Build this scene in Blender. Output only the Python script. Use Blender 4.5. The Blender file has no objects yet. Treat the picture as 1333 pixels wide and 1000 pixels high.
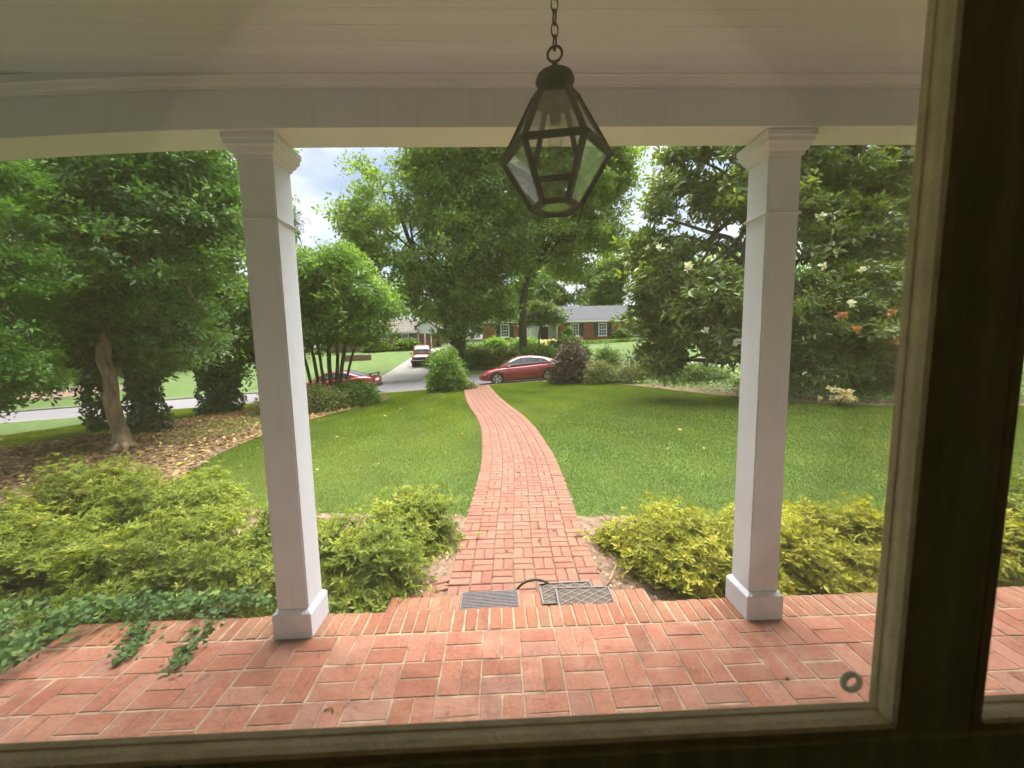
import bpy, bmesh, math
import numpy as np
from mathutils import Vector, Matrix, Euler
from mathutils.geometry import delaunay_2d_cdt

sc = bpy.context.scene
COL = sc.collection
rad = math.radians

# ------------------------------------------------------------------ camera
F_PX, EYE = 502.0, 1.71
p_, y_, r_ = rad(6.0), rad(1.7), rad(1.15)
FWD = np.array([math.sin(y_) * math.cos(p_), math.cos(y_) * math.cos(p_), -math.sin(p_)])
_r0 = np.array([math.cos(y_), -math.sin(y_), 0.0])
_u0 = np.cross(_r0, FWD)
RGT = _r0 * math.cos(r_) - _u0 * math.sin(r_)
UPV = _u0 * math.cos(r_) + _r0 * math.sin(r_)
EYEP = np.array([0.0, 0.0, EYE])
cd = bpy.data.cameras.new('camera')
cam = bpy.data.objects.new('camera', cd)
COL.objects.link(cam)
cd.sensor_width = 36.0
cd.sensor_fit = 'HORIZONTAL'
cd.lens = 36.0 * F_PX / 1333.0
cd.clip_start, cd.clip_end = 0.02, 2000
cd.dof.use_dof = True
cd.dof.focus_distance = 6.0
cd.dof.aperture_fstop = 5.0
m = Matrix.Identity(4)
for i in range(3):
    m[i][0], m[i][1], m[i][2], m[i][3] = RGT[i], UPV[i], -FWD[i], EYEP[i]
cam.matrix_world = m
sc.camera = cam

def at(px, py, Y):
    """measuring aid: the point at forward distance Y that the photograph shows at (px, py)"""
    d = FWD + RGT * ((px - 666.5) / F_PX) + UPV * ((500 - py) / F_PX)
    return EYEP + d * (Y / d[1])

# ------------------------------------------------------------------ world, sun, exposure
SUN_EL, SUN_AZ = rad(72), rad(22)           # in front of the porch, a little to the right
w = bpy.data.worlds.new('World')
sc.world = w
w.use_nodes = True
nt = w.node_tree
nt.nodes.clear()
o_ = nt.nodes.new('ShaderNodeOutputWorld')
bg = nt.nodes.new('ShaderNodeBackground')
sky = nt.nodes.new('ShaderNodeTexSky')
sky.sky_type = 'NISHITA'
sky.sun_disc = False
sky.sun_elevation = SUN_EL
sky.sun_rotation = SUN_AZ
sky.dust_density = 2.0
sc_n = nt.nodes.new('ShaderNodeVectorMath'); sc_n.operation = 'SCALE'; sc_n.inputs['Scale'].default_value = 0.05
tc = nt.nodes.new('ShaderNodeTexCoord')
mp = nt.nodes.new('ShaderNodeMapping'); mp.inputs['Scale'].default_value = (1.6, 1.6, 3.2); mp.inputs['Location'].default_value = (2.05, 0.3, 0.35)
nz = nt.nodes.new('ShaderNodeTexNoise'); nz.inputs['Scale'].default_value = 1.5; nz.inputs['Detail'].default_value = 7; nz.inputs['Roughness'].default_value = 0.55
rp = nt.nodes.new('ShaderNodeValToRGB'); rp.color_ramp.elements[0].position = 0.40; rp.color_ramp.elements[1].position = 0.60
rp.color_ramp.elements[0].color = (0.12, 0.12, 0.12, 1)
nz2 = nt.nodes.new('ShaderNodeTexNoise'); nz2.inputs['Scale'].default_value = 3.2; nz2.inputs['Detail'].default_value = 6
rc2 = nt.nodes.new('ShaderNodeValToRGB')
rc2.color_ramp.elements[0].position = 0.33; rc2.color_ramp.elements[0].color = (0.22, 0.235, 0.265, 1)
rc2.color_ramp.elements[1].position = 0.68; rc2.color_ramp.elements[1].color = (0.44, 0.45, 0.47, 1)
mx = nt.nodes.new('ShaderNodeMix'); mx.data_type = 'RGBA'
L = nt.links.new
L(sky.outputs[0], sc_n.inputs[0])
L(tc.outputs['Generated'], mp.inputs[0]); L(mp.outputs[0], nz.inputs[0]); L(mp.outputs[0], nz2.inputs[0])
L(nz.outputs[0], rp.inputs[0]); L(nz2.outputs[0], rc2.inputs[0])
L(rp.outputs[0], mx.inputs[0]); L(sc_n.outputs[0], mx.inputs[6]); L(rc2.outputs[0], mx.inputs[7])
L(mx.outputs[2], bg.inputs[0]); L(bg.outputs[0], o_.inputs[0])
bg.inputs['Strength'].default_value = 1.0

sd = bpy.data.lights.new('sun', 'SUN')
sun = bpy.data.objects.new('sun', sd)
COL.objects.link(sun)
sd.energy = 4.6
sd.angle = rad(62)
sd.color = (1.0, 0.965, 0.91)
sv = Vector((math.sin(SUN_AZ) * math.cos(SUN_EL), math.cos(SUN_AZ) * math.cos(SUN_EL), math.sin(SUN_EL)))
sun.rotation_euler = sv.to_track_quat('Z', 'Y').to_euler()

sc.view_settings.view_transform = 'Standard'
sc.view_settings.look = 'None'
sc.view_settings.gamma = 1.0
sc.view_settings.exposure = 2.18
sc.cycles.use_denoising = True
sc.cycles.max_bounces = 5
sc.cycles.diffuse_bounces = 3
sc.cycles.glossy_bounces = 2
sc.cycles.transmission_bounces = 4
sc.cycles.use_adaptive_sampling = True
sc.cycles.adaptive_threshold = 0.03
sc.cycles.transparent_max_bounces = 10
sc.cycles.caustics_reflective = False
sc.cycles.caustics_refractive = False

# ------------------------------------------------------------------ helpers: objects
def link(o, parent=None):
    COL.objects.link(o)
    if parent is not None:
        o.parent = parent
    return o

def tag(o, label=None, cat=None, group=None, kind=None):
    if label: o['label'] = label
    if cat: o['category'] = cat
    if group: o['group'] = group
    if kind: o['kind'] = kind
    return o

def empty(name, loc=(0, 0, 0), rz=0.0, label=None, cat=None, group=None):
    o = bpy.data.objects.new(name, None)
    o.location = loc
    o.rotation_euler = (0, 0, rz)
    link(o)
    return tag(o, label, cat, group)

def mesh_np(name, co, tri, mat, parent=None, rnd=None, loop_total=3, smooth=False):
    """fast mesh from numpy arrays, faces all with loop_total corners"""
    co = np.ascontiguousarray(co, dtype=np.float32).reshape(-1, 3)
    tri = np.ascontiguousarray(tri, dtype=np.int32).reshape(-1, loop_total)
    me = bpy.data.meshes.new(name)
    me.vertices.add(len(co)); me.vertices.foreach_set('co', co.ravel())
    me.loops.add(tri.size); me.loops.foreach_set('vertex_index', tri.ravel())
    me.polygons.add(len(tri))
    me.polygons.foreach_set('loop_start', np.arange(0, tri.size, loop_total, dtype=np.int32))
    try:
        me.polygons.foreach_set('loop_total', np.full(len(tri), loop_total, dtype=np.int32))
    except Exception:
        pass
    if smooth:
        me.polygons.foreach_set('use_smooth', np.ones(len(tri), dtype=bool))
    me.update(calc_edges=True)
    if rnd is not None:
        a = me.attributes.new('rnd', 'FLOAT', 'FACE')
        a.data.foreach_set('value', np.ascontiguousarray(rnd, dtype=np.float32))
    me.materials.append(mat)
    o = bpy.data.objects.new(name, me)
    return link(o, parent)

class MB:
    """collects boxes, prisms and tubes of one part; build() links them as one mesh object"""
    def __init__(s):
        s.v, s.f = [], []
    def add(s, vs, fs):
        b = len(s.v)
        s.v += [tuple(map(float, q)) for q in vs]
        s.f += [tuple(b + i for i in f) for f in fs]
        return s
    def box(s, x0, x1, y0, y1, z0, z1, ch=0.0):
        if ch <= 0:
            return s.add([(x0, y0, z0), (x1, y0, z0), (x1, y1, z0), (x0, y1, z0), (x0, y0, z1), (x1, y0, z1), (x1, y1, z1), (x0, y1, z1)],
                         [(0, 3, 2, 1), (4, 5, 6, 7), (0, 1, 5, 4), (1, 2, 6, 5), (2, 3, 7, 6), (3, 0, 4, 7)])
        bm = bmesh.new()
        bmesh.ops.create_cube(bm, size=1.0, matrix=Matrix.Translation(((x0 + x1) / 2, (y0 + y1) / 2, (z0 + z1) / 2)) @ Matrix.Diagonal((x1 - x0, y1 - y0, z1 - z0, 1)))
        bmesh.ops.bevel(bm, geom=bm.edges[:], offset=ch, segments=2, affect='EDGES')
        bm.verts.index_update()
        s.add([q.co for q in bm.verts], [tuple(q.index for q in f.verts) for f in bm.faces])
        bm.free()
        return s
    def tube(s, pts, rs, n=8, cap=True):
        pts = [Vector(map(float, q)) for q in pts]
        if not hasattr(rs, '__len__'): rs = [rs] * len(pts)
        rings, ref = [], Vector((0.13, 0.31, 0.94))
        for i, q in enumerate(pts):
            d = (pts[min(i + 1, len(pts) - 1)] - pts[max(i - 1, 0)]).normalized()
            a = d.cross(ref)
            if a.length < 1e-3: a = d.cross(Vector((1, 0, 0)))
            a.normalize(); b = d.cross(a)
            rings.append([q + (a * math.cos(t) + b * math.sin(t)) * rs[i] for t in [2 * math.pi * k / n for k in range(n)]])
        fs = []
        for i in range(len(pts) - 1):
            for k in range(n):
                k2 = (k + 1) % n
                fs.append((i * n + k, i * n + k2, (i + 1) * n + k2, (i + 1) * n + k))
        if cap:
            fs.append(tuple(range(n))[::-1]); fs.append(tuple((len(pts) - 1) * n + k for k in range(n)))
        return s.add([q for r in rings for q in r], fs)
    def lathe(s, prof, n=16, c=(0, 0, 0)):
        vs, fs = [], []
        for r, z in prof:
            for k in range(n):
                t = 2 * math.pi * k / n
                vs.append((c[0] + r * math.cos(t), c[1] + r * math.sin(t), c[2] + z))
        for i in range(len(prof) - 1):
            for k in range(n):
                k2 = (k + 1) % n
                fs.append((i * n + k, i * n + k2, (i + 1) * n + k2, (i + 1) * n + k))
        fs.append(tuple(range(n))[::-1]); fs.append(tuple((len(prof) - 1) * n + k for k in range(n)))
        return s.add(vs, fs)
    def torus(s, c, R, r, ax=(0, 0, 1), up=None, n=20, k=8, arc=2 * math.pi, sx=1.0):
        ax = Vector(ax).normalized()
        a = Vector(up) if up else ax.orthogonal()
        a = (a - ax * a.dot(ax)).normalized(); b = ax.cross(a)
        closed = arc > 6.28
        N = n if closed else n + 1
        vs, fs = [], []
        for i in range(N):
            t = arc * i / n
            rd = a * math.cos(t) + b * math.sin(t) * sx
            for j in range(k):
                q = 2 * math.pi * j / k
                vs.append(Vector(c) + rd * (R + r * math.cos(q)) + ax * (r * math.sin(q)))
        for i in range(n):
            i2 = (i + 1) % N
            for j in range(k):
                j2 = (j + 1) % k
                fs.append((i * k + j, i2 * k + j, i2 * k + j2, i * k + j2))
        return s.add(vs, fs)
    def prism(s, poly, axis, a, b):
        """poly: list of 2D points; axis 0/1/2 extruded from a to b"""
        def P(q, t):
            l = list(q); l.insert(axis, t); return tuple(l)
        n = len(poly)
        vs = [P(q, a) for q in poly] + [P(q, b) for q in poly]
        fs = [tuple(range(n))[::-1], tuple(range(n, 2 * n))] + [(i, (i + 1) % n, n + (i + 1) % n, n + i) for i in range(n)]
        return s.add(vs, fs)
    def build(s, name, mat, parent=None, smooth=False, rnd=None):
        me = bpy.data.meshes.new(name)
        me.from_pydata(s.v, [], s.f)
        bm = bmesh.new(); bm.from_mesh(me)
        bmesh.ops.recalc_face_normals(bm, faces=bm.faces[:])
        bm.to_mesh(me); bm.free()
        me.update()
        if smooth:
            me.polygons.foreach_set('use_smooth', np.ones(len(me.polygons), dtype=bool))
        me.materials.append(mat)
        return link(bpy.data.objects.new(name, me), parent)

# ------------------------------------------------------------------ helpers: materials
def newmat(name):
    mt = bpy.data.materials.new(name)
    mt.use_nodes = True
    t = mt.node_tree
    return mt, t, t.nodes['Principled BSDF'], t.nodes['Material Output']

def ramp(t, stops):
    r = t.nodes.new('ShaderNodeValToRGB')
    e = r.color_ramp.elements
    while len(e) < len(stops): e.new(0.5)
    for i, (pos, c) in enumerate(stops):
        e[i].position = pos
        e[i].color = (*c, 1)
    return r

def noise(t, scale, detail=4, coord='Object', rough=0.55, vec_scale=None):
    c = t.nodes.new('ShaderNodeTexCoord')
    n = t.nodes.new('ShaderNodeTexNoise')
    n.inputs['Scale'].default_value = scale
    n.inputs['Detail'].default_value = detail
    n.inputs['Roughness'].default_value = rough
    src = c.outputs[coord]
    if vec_scale:
        mpn = t.nodes.new('ShaderNodeMapping'); mpn.inputs['Scale'].default_value = vec_scale
        t.links.new(src, mpn.inputs[0]); src = mpn.outputs[0]
    t.links.new(src, n.inputs['Vector'])
    return n

def bump(t, b, h, strength=0.3, dist=0.01):
    n = t.nodes.new('ShaderNodeBump')
    n.inputs['Strength'].default_value = strength
    n.inputs['Distance'].default_value = dist
    t.links.new(h, n.inputs['Height'])
    t.links.new(n.outputs[0], b.inputs['Normal'])

def simple(name, c, rough=0.6, var=0.15, scale=6.0, bmp=0.0, metal=0.0, coat=0.0, coord='Object', vec_scale=None, bscale=None):
    mt, t, b, _ = newmat(name)
    n = noise(t, scale, 5, coord, vec_scale=vec_scale)
    r = ramp(t, [(0.3, tuple(q * (1 - var) for q in c)), (0.7, tuple(min(1, q * (1 + var)) for q in c))])
    t.links.new(n.outputs[0], r.inputs[0])
    t.links.new(r.outputs[0], b.inputs['Base Color'])
    b.inputs['Roughness'].default_value = rough
    b.inputs['Metallic'].default_value = metal
    b.inputs['Coat Weight'].default_value = coat
    if bmp:
        n2 = noise(t, bscale or scale * 6, 5, coord, vec_scale=vec_scale)
        bump(t, b, n2.outputs[0], bmp, 0.01)
    return mt

def leafmat(name, stops, rough=0.45, trans=0.3, spec=0.4):
    mt, t, b, out = newmat(name)
    a = t.nodes.new('ShaderNodeAttribute'); a.attribute_name = 'rnd'
    r = ramp(t, stops)
    t.links.new(a.outputs['Fac'], r.inputs[0])
    t.links.new(r.outputs[0], b.inputs['Base Color'])
    b.inputs['Roughness'].default_value = rough
    b.inputs['Specular IOR Level'].default_value = spec
    tr = t.nodes.new('ShaderNodeBsdfTranslucent')
    g = t.nodes.new('ShaderNodeMix'); g.data_type = 'RGBA'; g.blend_type = 'MULTIPLY'; g.inputs[0].default_value = 1.0
    g.inputs[7].default_value = (1.5, 1.45, 0.55, 1)
    t.links.new(r.outputs[0], g.inputs[6]); t.links.new(g.outputs[2], tr.inputs['Color'])
    ms = t.nodes.new('ShaderNodeMixShader'); ms.inputs[0].default_value = trans
    t.links.new(b.outputs[0], ms.inputs[1]); t.links.new(tr.outputs[0], ms.inputs[2])
    t.links.new(ms.outputs[0], out.inputs['Surface'])
    return mt

def brickmat(name, stops, dirt=(0.30, 0.24, 0.19), dirt_amt=0.35, rough=0.85):
    mt, t, b, _ = newmat(name)
    oi = t.nodes.new('ShaderNodeObjectInfo')
    a = t.nodes.new('ShaderNodeAttribute'); a.attribute_name = 'rnd'
    ad = t.nodes.new('ShaderNodeMath'); ad.operation = 'ADD'
    fr = t.nodes.new('ShaderNodeMath'); fr.operation = 'FRACT'
    t.links.new(oi.outputs['Random'], ad.inputs[0]); t.links.new(a.outputs['Fac'], ad.inputs[1]); t.links.new(ad.outputs[0], fr.inputs[0])
    r = ramp(t, stops); t.links.new(fr.outputs[0], r.inputs[0])
    geo = t.nodes.new('ShaderNodeNewGeometry')
    n1 = t.nodes.new('ShaderNodeTexNoise'); n1.inputs['Scale'].default_value = 9; n1.inputs['Detail'].default_value = 6; n1.inputs['Roughness'].default_value = 0.65
    n2 = t.nodes.new('ShaderNodeTexNoise'); n2.inputs['Scale'].default_value = 62; n2.inputs['Detail'].default_value = 6; n2.inputs['Roughness'].default_value = 0.75
    n3 = t.nodes.new('ShaderNodeTexNoise'); n3.inputs['Scale'].default_value = 2.3; n3.inputs['Detail'].default_value = 5
    for n in (n1, n2, n3): t.links.new(geo.outputs['Position'], n.inputs['Vector'])
    sp = ramp(t, [(0.36, (0.50, 0.47, 0.47)), (0.5, (0.98, 0.97, 0.96)), (0.64, (1.42, 1.46, 1.50))]); t.links.new(n2.outputs[0], sp.inputs[0])
    m1 = t.nodes.new('ShaderNodeMix'); m1.data_type = 'RGBA'; m1.blend_type = 'MULTIPLY'; m1.inputs[0].default_value = 0.9
    n5 = t.nodes.new('ShaderNodeTexNoise'); n5.inputs['Scale'].default_value = 13; n5.inputs['Detail'].default_value = 6; n5.inputs['Roughness'].default_value = 0.7
    t.links.new(geo.outputs['Position'], n5.inputs['Vector'])
    st_ = ramp(t, [(0.30, (0.45, 0.42, 0.40)), (0.44, (1, 1, 1)), (0.62, (1, 1, 1)), (0.76, (1.25, 1.3, 1.3))]); t.links.new(n5.outputs[0], st_.inputs[0])
    m0 = t.nodes.new('ShaderNodeMix'); m0.data_type = 'RGBA'; m0.blend_type = 'MULTIPLY'; m0.inputs[0].default_value = 0.9
    t.links.new(r.outputs[0], m0.inputs[6]); t.links.new(st_.outputs[0], m0.inputs[7])
    t.links.new(m0.outputs[2], m1.inputs[6]); t.links.new(sp.outputs[0], m1.inputs[7])
    mm = t.nodes.new('ShaderNodeMath'); mm.operation = 'MULTIPLY'
    d1 = ramp(t, [(0.40, (0, 0, 0)), (0.68, (1, 1, 1))]); t.links.new(n1.outputs[0], d1.inputs[0])
    d3 = ramp(t, [(0.42, (0.15, 0.15, 0.15)), (0.62, (1, 1, 1))]); t.links.new(n3.outputs[0], d3.inputs[0])
    t.links.new(d1.outputs[0], mm.inputs[0]); t.links.new(d3.outputs[0], mm.inputs[1])
    mk = t.nodes.new('ShaderNodeMath'); mk.operation = 'MULTIPLY'; mk.inputs[1].default_value = dirt_amt
    t.links.new(mm.outputs[0], mk.inputs[0])
    m2 = t.nodes.new('ShaderNodeMix'); m2.data_type = 'RGBA'
    t.links.new(mk.outputs[0], m2.inputs[0]); t.links.new(m1.outputs[2], m2.inputs[6]); m2.inputs[7].default_value = (*dirt, 1)
    t.links.new(m2.outputs[2], b.inputs['Base Color'])
    b.inputs['Roughness'].default_value = rough
    bump(t, b, n2.outputs[0], 0.35, 0.004)
    return mt

M = {}
def painted(name, c):
    mt, t, b, _ = newmat(name)
    n1 = noise(t, 2.2, 5); r1 = ramp(t, [(0.3, tuple(q * .93 for q in c)), (0.7, tuple(min(1, q * 1.04) for q in c))]); t.links.new(n1.outputs[0], r1.inputs[0])
    n2 = noise(t, 26, 6, rough=.7); r2 = ramp(t, [(0.27, (1, 1, 1)), (0.33, (0, 0, 0))]); t.links.new(n2.outputs[0], r2.inputs[0])
    n3 = noise(t, 9, 5, vec_scale=(4, 4, .25)); r3 = ramp(t, [(0.55, (0, 0, 0)), (0.8, (.35, .35, .35))]); t.links.new(n3.outputs[0], r3.inputs[0])
    m1 = t.nodes.new('ShaderNodeMix'); m1.data_type = 'RGBA'; m1.inputs[7].default_value = (.34, .31, .27, 1)
    ad = t.nodes.new('ShaderNodeMath'); ad.operation = 'MAXIMUM'; t.links.new(r2.outputs[0], ad.inputs[0]); t.links.new(r3.outputs[0], ad.inputs[1])
    k = t.nodes.new('ShaderNodeMath'); k.operation = 'MULTIPLY'; k.inputs[1].default_value = .5; t.links.new(ad.outputs[0], k.inputs[0])
    t.links.new(k.outputs[0], m1.inputs[0]); t.links.new(r1.outputs[0], m1.inputs[6]); t.links.new(m1.outputs[2], b.inputs['Base Color'])
    b.inputs['Roughness'].default_value = .5
    n4 = noise(t, 40, 5, vec_scale=(3, 3, .3)); bump(t, b, n4.outputs[0], .15, .006)
    return mt
M['paint_white'] = painted('white_paint', (0.70, 0.735, 0.81))
M['paint_ceiling'] = simple('ceiling_paint', (0.62, 0.68, 0.82), 0.6, 0.06, 2.0, 0.15, vec_scale=(0.3, 5, 5), bscale=14)
M['mortar'] = simple('mortar', (0.27, 0.19, 0.13), 0.95, 0.5, 9, 0.5)
M['joint_dark'] = simple('sandy_joint', (0.20, 0.125, 0.085), 0.95, 0.4, 20, 0.5)
M['brick_patio'] = brickmat('patio_brick', [(0.0, (0.171, 0.055, 0.029)), (0.25, (0.226, 0.071, 0.038)), (0.6, (0.253, 0.086, 0.049)), (0.85, (0.281, 0.114, 0.071)), (1.0, (0.218, 0.092, 0.066))], (0.315, 0.184, 0.127), 0.75)
M['brick_edge'] = brickmat('edge_brick', [(0.0, (0.191, 0.059, 0.028)), (0.5, (0.246, 0.084, 0.040)), (0.8, (0.202, 0.088, 0.046)), (1.0, (0.263, 0.103, 0.056))], (0.191, 0.127, 0.075), 0.7)
M['brick_path'] = brickmat('path_brick', [(0.0, (0.155, 0.052, 0.032)), (0.5, (0.179, 0.067, 0.042)), (0.75, (0.160, 0.077, 0.047)), (1.0, (0.197, 0.085, 0.057))], (0.136, 0.094, 0.059), 0.8)
M['soil'] = simple('mulch_soil', (0.15, 0.098, 0.066), 1.0, 0.45, 14, 1.0, bscale=60)
M['ground'] = simple('lawn_ground', (0.052, 0.089, 0.012), 1.0, 0.30, 1.3, 0.8, bscale=90)
M['asphalt'] = simple('pale_asphalt', (0.131, 0.121, 0.128), 0.9, 0.12, 3.0, 0.3, bscale=120)
M['concrete'] = simple('driveway_concrete', (0.203, 0.188, 0.169), 0.9, 0.16, 1.0, 0.2, bscale=40)
M['kerb'] = simple('kerb_concrete', (0.288, 0.264, 0.224), 0.9, 0.15, 3, 0.2)
M['floor_wood'] = simple('floor_wood', (0.42, 0.32, 0.20), 0.5, 0.2, 4)
M['wood_dark'] = simple('old_frame_paint', (0.74, 0.74, 0.54), 0.55, 0.25, 5, 0.12, vec_scale=(6, 6, 0.6), bscale=25)
M['bead'] = simple('old_cream_paint', (0.82, 0.72, 0.52), 0.6, 0.14, 30, 0.2, bscale=160)
M['iron'] = simple('weathered_bronze', (0.014, 0.014, 0.013), 0.6, 0.4, 25, 0.15, metal=0.3)
M['black_iron'] = simple('black_iron', (0.03, 0.025, 0.022), 0.5, 0.2, 30, 0.1, metal=0.4)
M['rubber'] = simple('grey_rubber', (0.16, 0.14, 0.145), 0.85, 0.25, 40, 0.6, bscale=220)
M['rubber_dark'] = simple('dark_rubber', (0.05, 0.036, 0.030), 0.8, 0.3, 40, 0.4, bscale=180)
M['mesh_pale'] = simple('pale_lattice', (0.30, 0.235, 0.18), 0.85, 0.3, 60)
M['bark_pale'] = simple('pale_bark', (0.27, 0.185, 0.11), 0.95, 0.75, 9, 1.0, vec_scale=(1, 1, 0.22), bscale=16)
M['bark_dark'] = simple('dark_bark', (0.060, 0.048, 0.036), 0.95, 0.35, 5, 0.8, vec_scale=(1, 1, 0.3), bscale=24)
M['bark_brown'] = simple('brown_bark', (0.085, 0.066, 0.048), 0.95, 0.35, 5, 0.7, vec_scale=(1, 1, 0.4), bscale=24)
M['interior'] = simple('interior_paint', (0.80, 0.79, 0.72), 0.8, 0.05, 1.0)
M['brick_far'] = None

def far_brick(name, c1, c2):
    mt, t, b, _ = newmat(name)
    c = t.nodes.new('ShaderNodeTexCoord')
    mpn = t.nodes.new('ShaderNodeMapping'); mpn.inputs['Rotation'].default_value = (rad(90), 0, 0)
    br = t.nodes.new('ShaderNodeTexBrick'); br.inputs['Scale'].default_value = 4.0
    br.inputs['Color1'].default_value = (*c1, 1); br.inputs['Color2'].default_value = (*c2, 1); br.inputs['Mortar'].default_value = (0.33, 0.25, 0.19, 1)
    br.inputs['Mortar Size'].default_value = 0.012
    t.links.new(c.outputs['Object'], mpn.inputs[0]); t.links.new(mpn.outputs[0], br.inputs['Vector'])
    n = noise(t, 1.3, 5)
    mxx = t.nodes.new('ShaderNodeMix'); mxx.data_type = 'RGBA'; mxx.blend_type = 'MULTIPLY'; mxx.inputs[0].default_value = 0.6
    r = ramp(t, [(0.3, (0.75, 0.75, 0.75)), (0.7, (1.2, 1.2, 1.2))]); t.links.new(n.outputs[0], r.inputs[0])
    t.links.new(br.outputs[0], mxx.inputs[6]); t.links.new(r.outputs[0], mxx.inputs[7]); t.links.new(mxx.outputs[2], b.inputs['Base Color'])
    b.inputs['Roughness'].default_value = 0.9
    return mt
M['brick_far'] = far_brick('far_red_brick', (0.34, 0.115, 0.065), (0.27, 0.085, 0.05))
M['brick_brown'] = far_brick('far_brown_brick', (0.20, 0.115, 0.075), (0.15, 0.085, 0.055))
M['roof_grey'] = simple('grey_shingles', (0.032, 0.035, 0.045), 0.9, 0.3, 2.0, 0.5, vec_scale=(1, 1, 3), bscale=12)
M['roof_brown'] = simple('brown_shingles', (0.085, 0.07, 0.058), 0.9, 0.3, 2.0, 0.5, vec_scale=(1, 1, 3), bscale=12)
M['shutter'] = simple('slate_shutter', (0.045, 0.052, 0.06), 0.6, 0.1)
M['trim'] = simple('far_white_trim', (0.80, 0.80, 0.78), 0.5, 0.04)
M['siding'] = simple('white_siding', (0.74, 0.75, 0.76), 0.6, 0.06, 2, 0.3, vec_scale=(0.2, 0.2, 5))

def glassy(name, tint=(0.06, 0.07, 0.08), rough=0.06):
    mt, t, b, _ = newmat(name)
    n = noise(t, 0.8, 3)
    r = ramp(t, [(0.35, tuple(q * 0.6 for q in tint)), (0.65, tuple(q * 1.5 for q in tint))]); t.links.new(n.outputs[0], r.inputs[0]); t.links.new(r.outputs[0], b.inputs['Base Color'])
    b.inputs['Roughness'].default_value = rough
    b.inputs['Specular IOR Level'].default_value = 0.9
    return mt
M['glass_dark'] = glassy('dark_window_glass')
M['glass_car'] = glassy('car_glass', (0.05, 0.06, 0.065), 0.03)

def clear_pane(name, dust_veil, gloss, veil_col=(0.8, 0.8, 0.78), noise_scale=3.0):
    """clear glass with a milky film, dirt plus painted glare: mostly see-through, a little scattering, a mirror reflection"""
    mt = bpy.data.materials.new(name); mt.use_nodes = True
    t = mt.node_tree; t.nodes.clear()
    out = t.nodes.new('ShaderNodeOutputMaterial')
    tp = t.nodes.new('ShaderNodeBsdfTransparent')
    tp.inputs[0].default_value = (0.985, 0.99, 0.985, 1)
    tl = t.nodes.new('ShaderNodeBsdfTranslucent'); tl.inputs[0].default_value = (*veil_col, 1)
    gl = t.nodes.new('ShaderNodeBsdfGlossy'); gl.inputs['Roughness'].default_value = 0.02
    fr = t.nodes.new('ShaderNodeFresnel'); fr.inputs[0].default_value = 1.45
    k = t.nodes.new('ShaderNodeMath'); k.operation = 'MULTIPLY'; k.inputs[1].default_value = gloss
    t.links.new(fr.outputs[0], k.inputs[0])
    n = noise(t, noise_scale, 6, 'Object')
    r = ramp(t, [(0.3, (dust_veil * 0.65,) * 3), (0.75, (dust_veil * 1.5,) * 3)]); t.links.new(n.outputs[0], r.inputs[0])
    m1 = t.nodes.new('ShaderNodeMixShader'); m2 = t.nodes.new('ShaderNodeMixShader')
    t.links.new(r.outputs[0], m1.inputs[0]); t.links.new(tp.outputs[0], m1.inputs[1]); t.links.new(tl.outputs[0], m1.inputs[2])
    t.links.new(k.outputs[0], m2.inputs[0]); t.links.new(m1.outputs[0], m2.inputs[1]); t.links.new(gl.outputs[0], m2.inputs[2])
    t.links.new(m2.outputs[0], out.inputs[0])
    return mt
M['pane'] = clear_pane('window_pane_glass', 0.08, 0.25, (0.74, 0.82, 0.82), 2.0)  # milky film strengthened to imitate veiling glare across the whole view
M['pane_lantern'] = clear_pane('lantern_glass', 0.03, 0.35, (0.6, 0.62, 0.6), 14)

def carpaint(name, c):
    mt, t, b, _ = newmat(name)
    n = noise(t, 2.0, 4); r = ramp(t, [(0.3, tuple(q * 0.85 for q in c)), (0.7, tuple(q * 1.1 for q in c))])
    t.links.new(n.outputs[0], r.inputs[0]); t.links.new(r.outputs[0], b.inputs['Base Color'])
    b.inputs['Metallic'].default_value = 0.25; b.inputs['Roughness'].default_value = 0.35
    b.inputs['Coat Weight'].default_value = 0.9; b.inputs['Coat Roughness'].default_value = 0.06
    return mt
M['red_a'] = carpaint('deep_red_paint', (0.27, 0.022, 0.028))
M['red_b'] = carpaint('bright_red_paint', (0.24, 0.020, 0.024))
M['red_c'] = carpaint('faded_red_paint', (0.24, 0.040, 0.040))
M['tyre'] = simple('tyre_rubber', (0.02, 0.02, 0.02), 0.9, 0.2, 20)
M['rim'] = simple('alloy', (0.55, 0.55, 0.56), 0.35, 0.1, 10, metal=0.8)
M['chrome'] = simple('chrome', (0.75, 0.75, 0.75), 0.2, 0.05, 10, metal=0.9)
M['black_trim'] = simple('black_trim', (0.02, 0.02, 0.022), 0.5, 0.2, 20)
M['lens'] = simple('clear_lens', (0.7, 0.7, 0.68), 0.15, 0.05, 20, coat=0.5)
M['lens_red'] = simple('amber_red_lens', (0.45, 0.07, 0.02), 0.2, 0.2, 20, coat=0.5)

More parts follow.
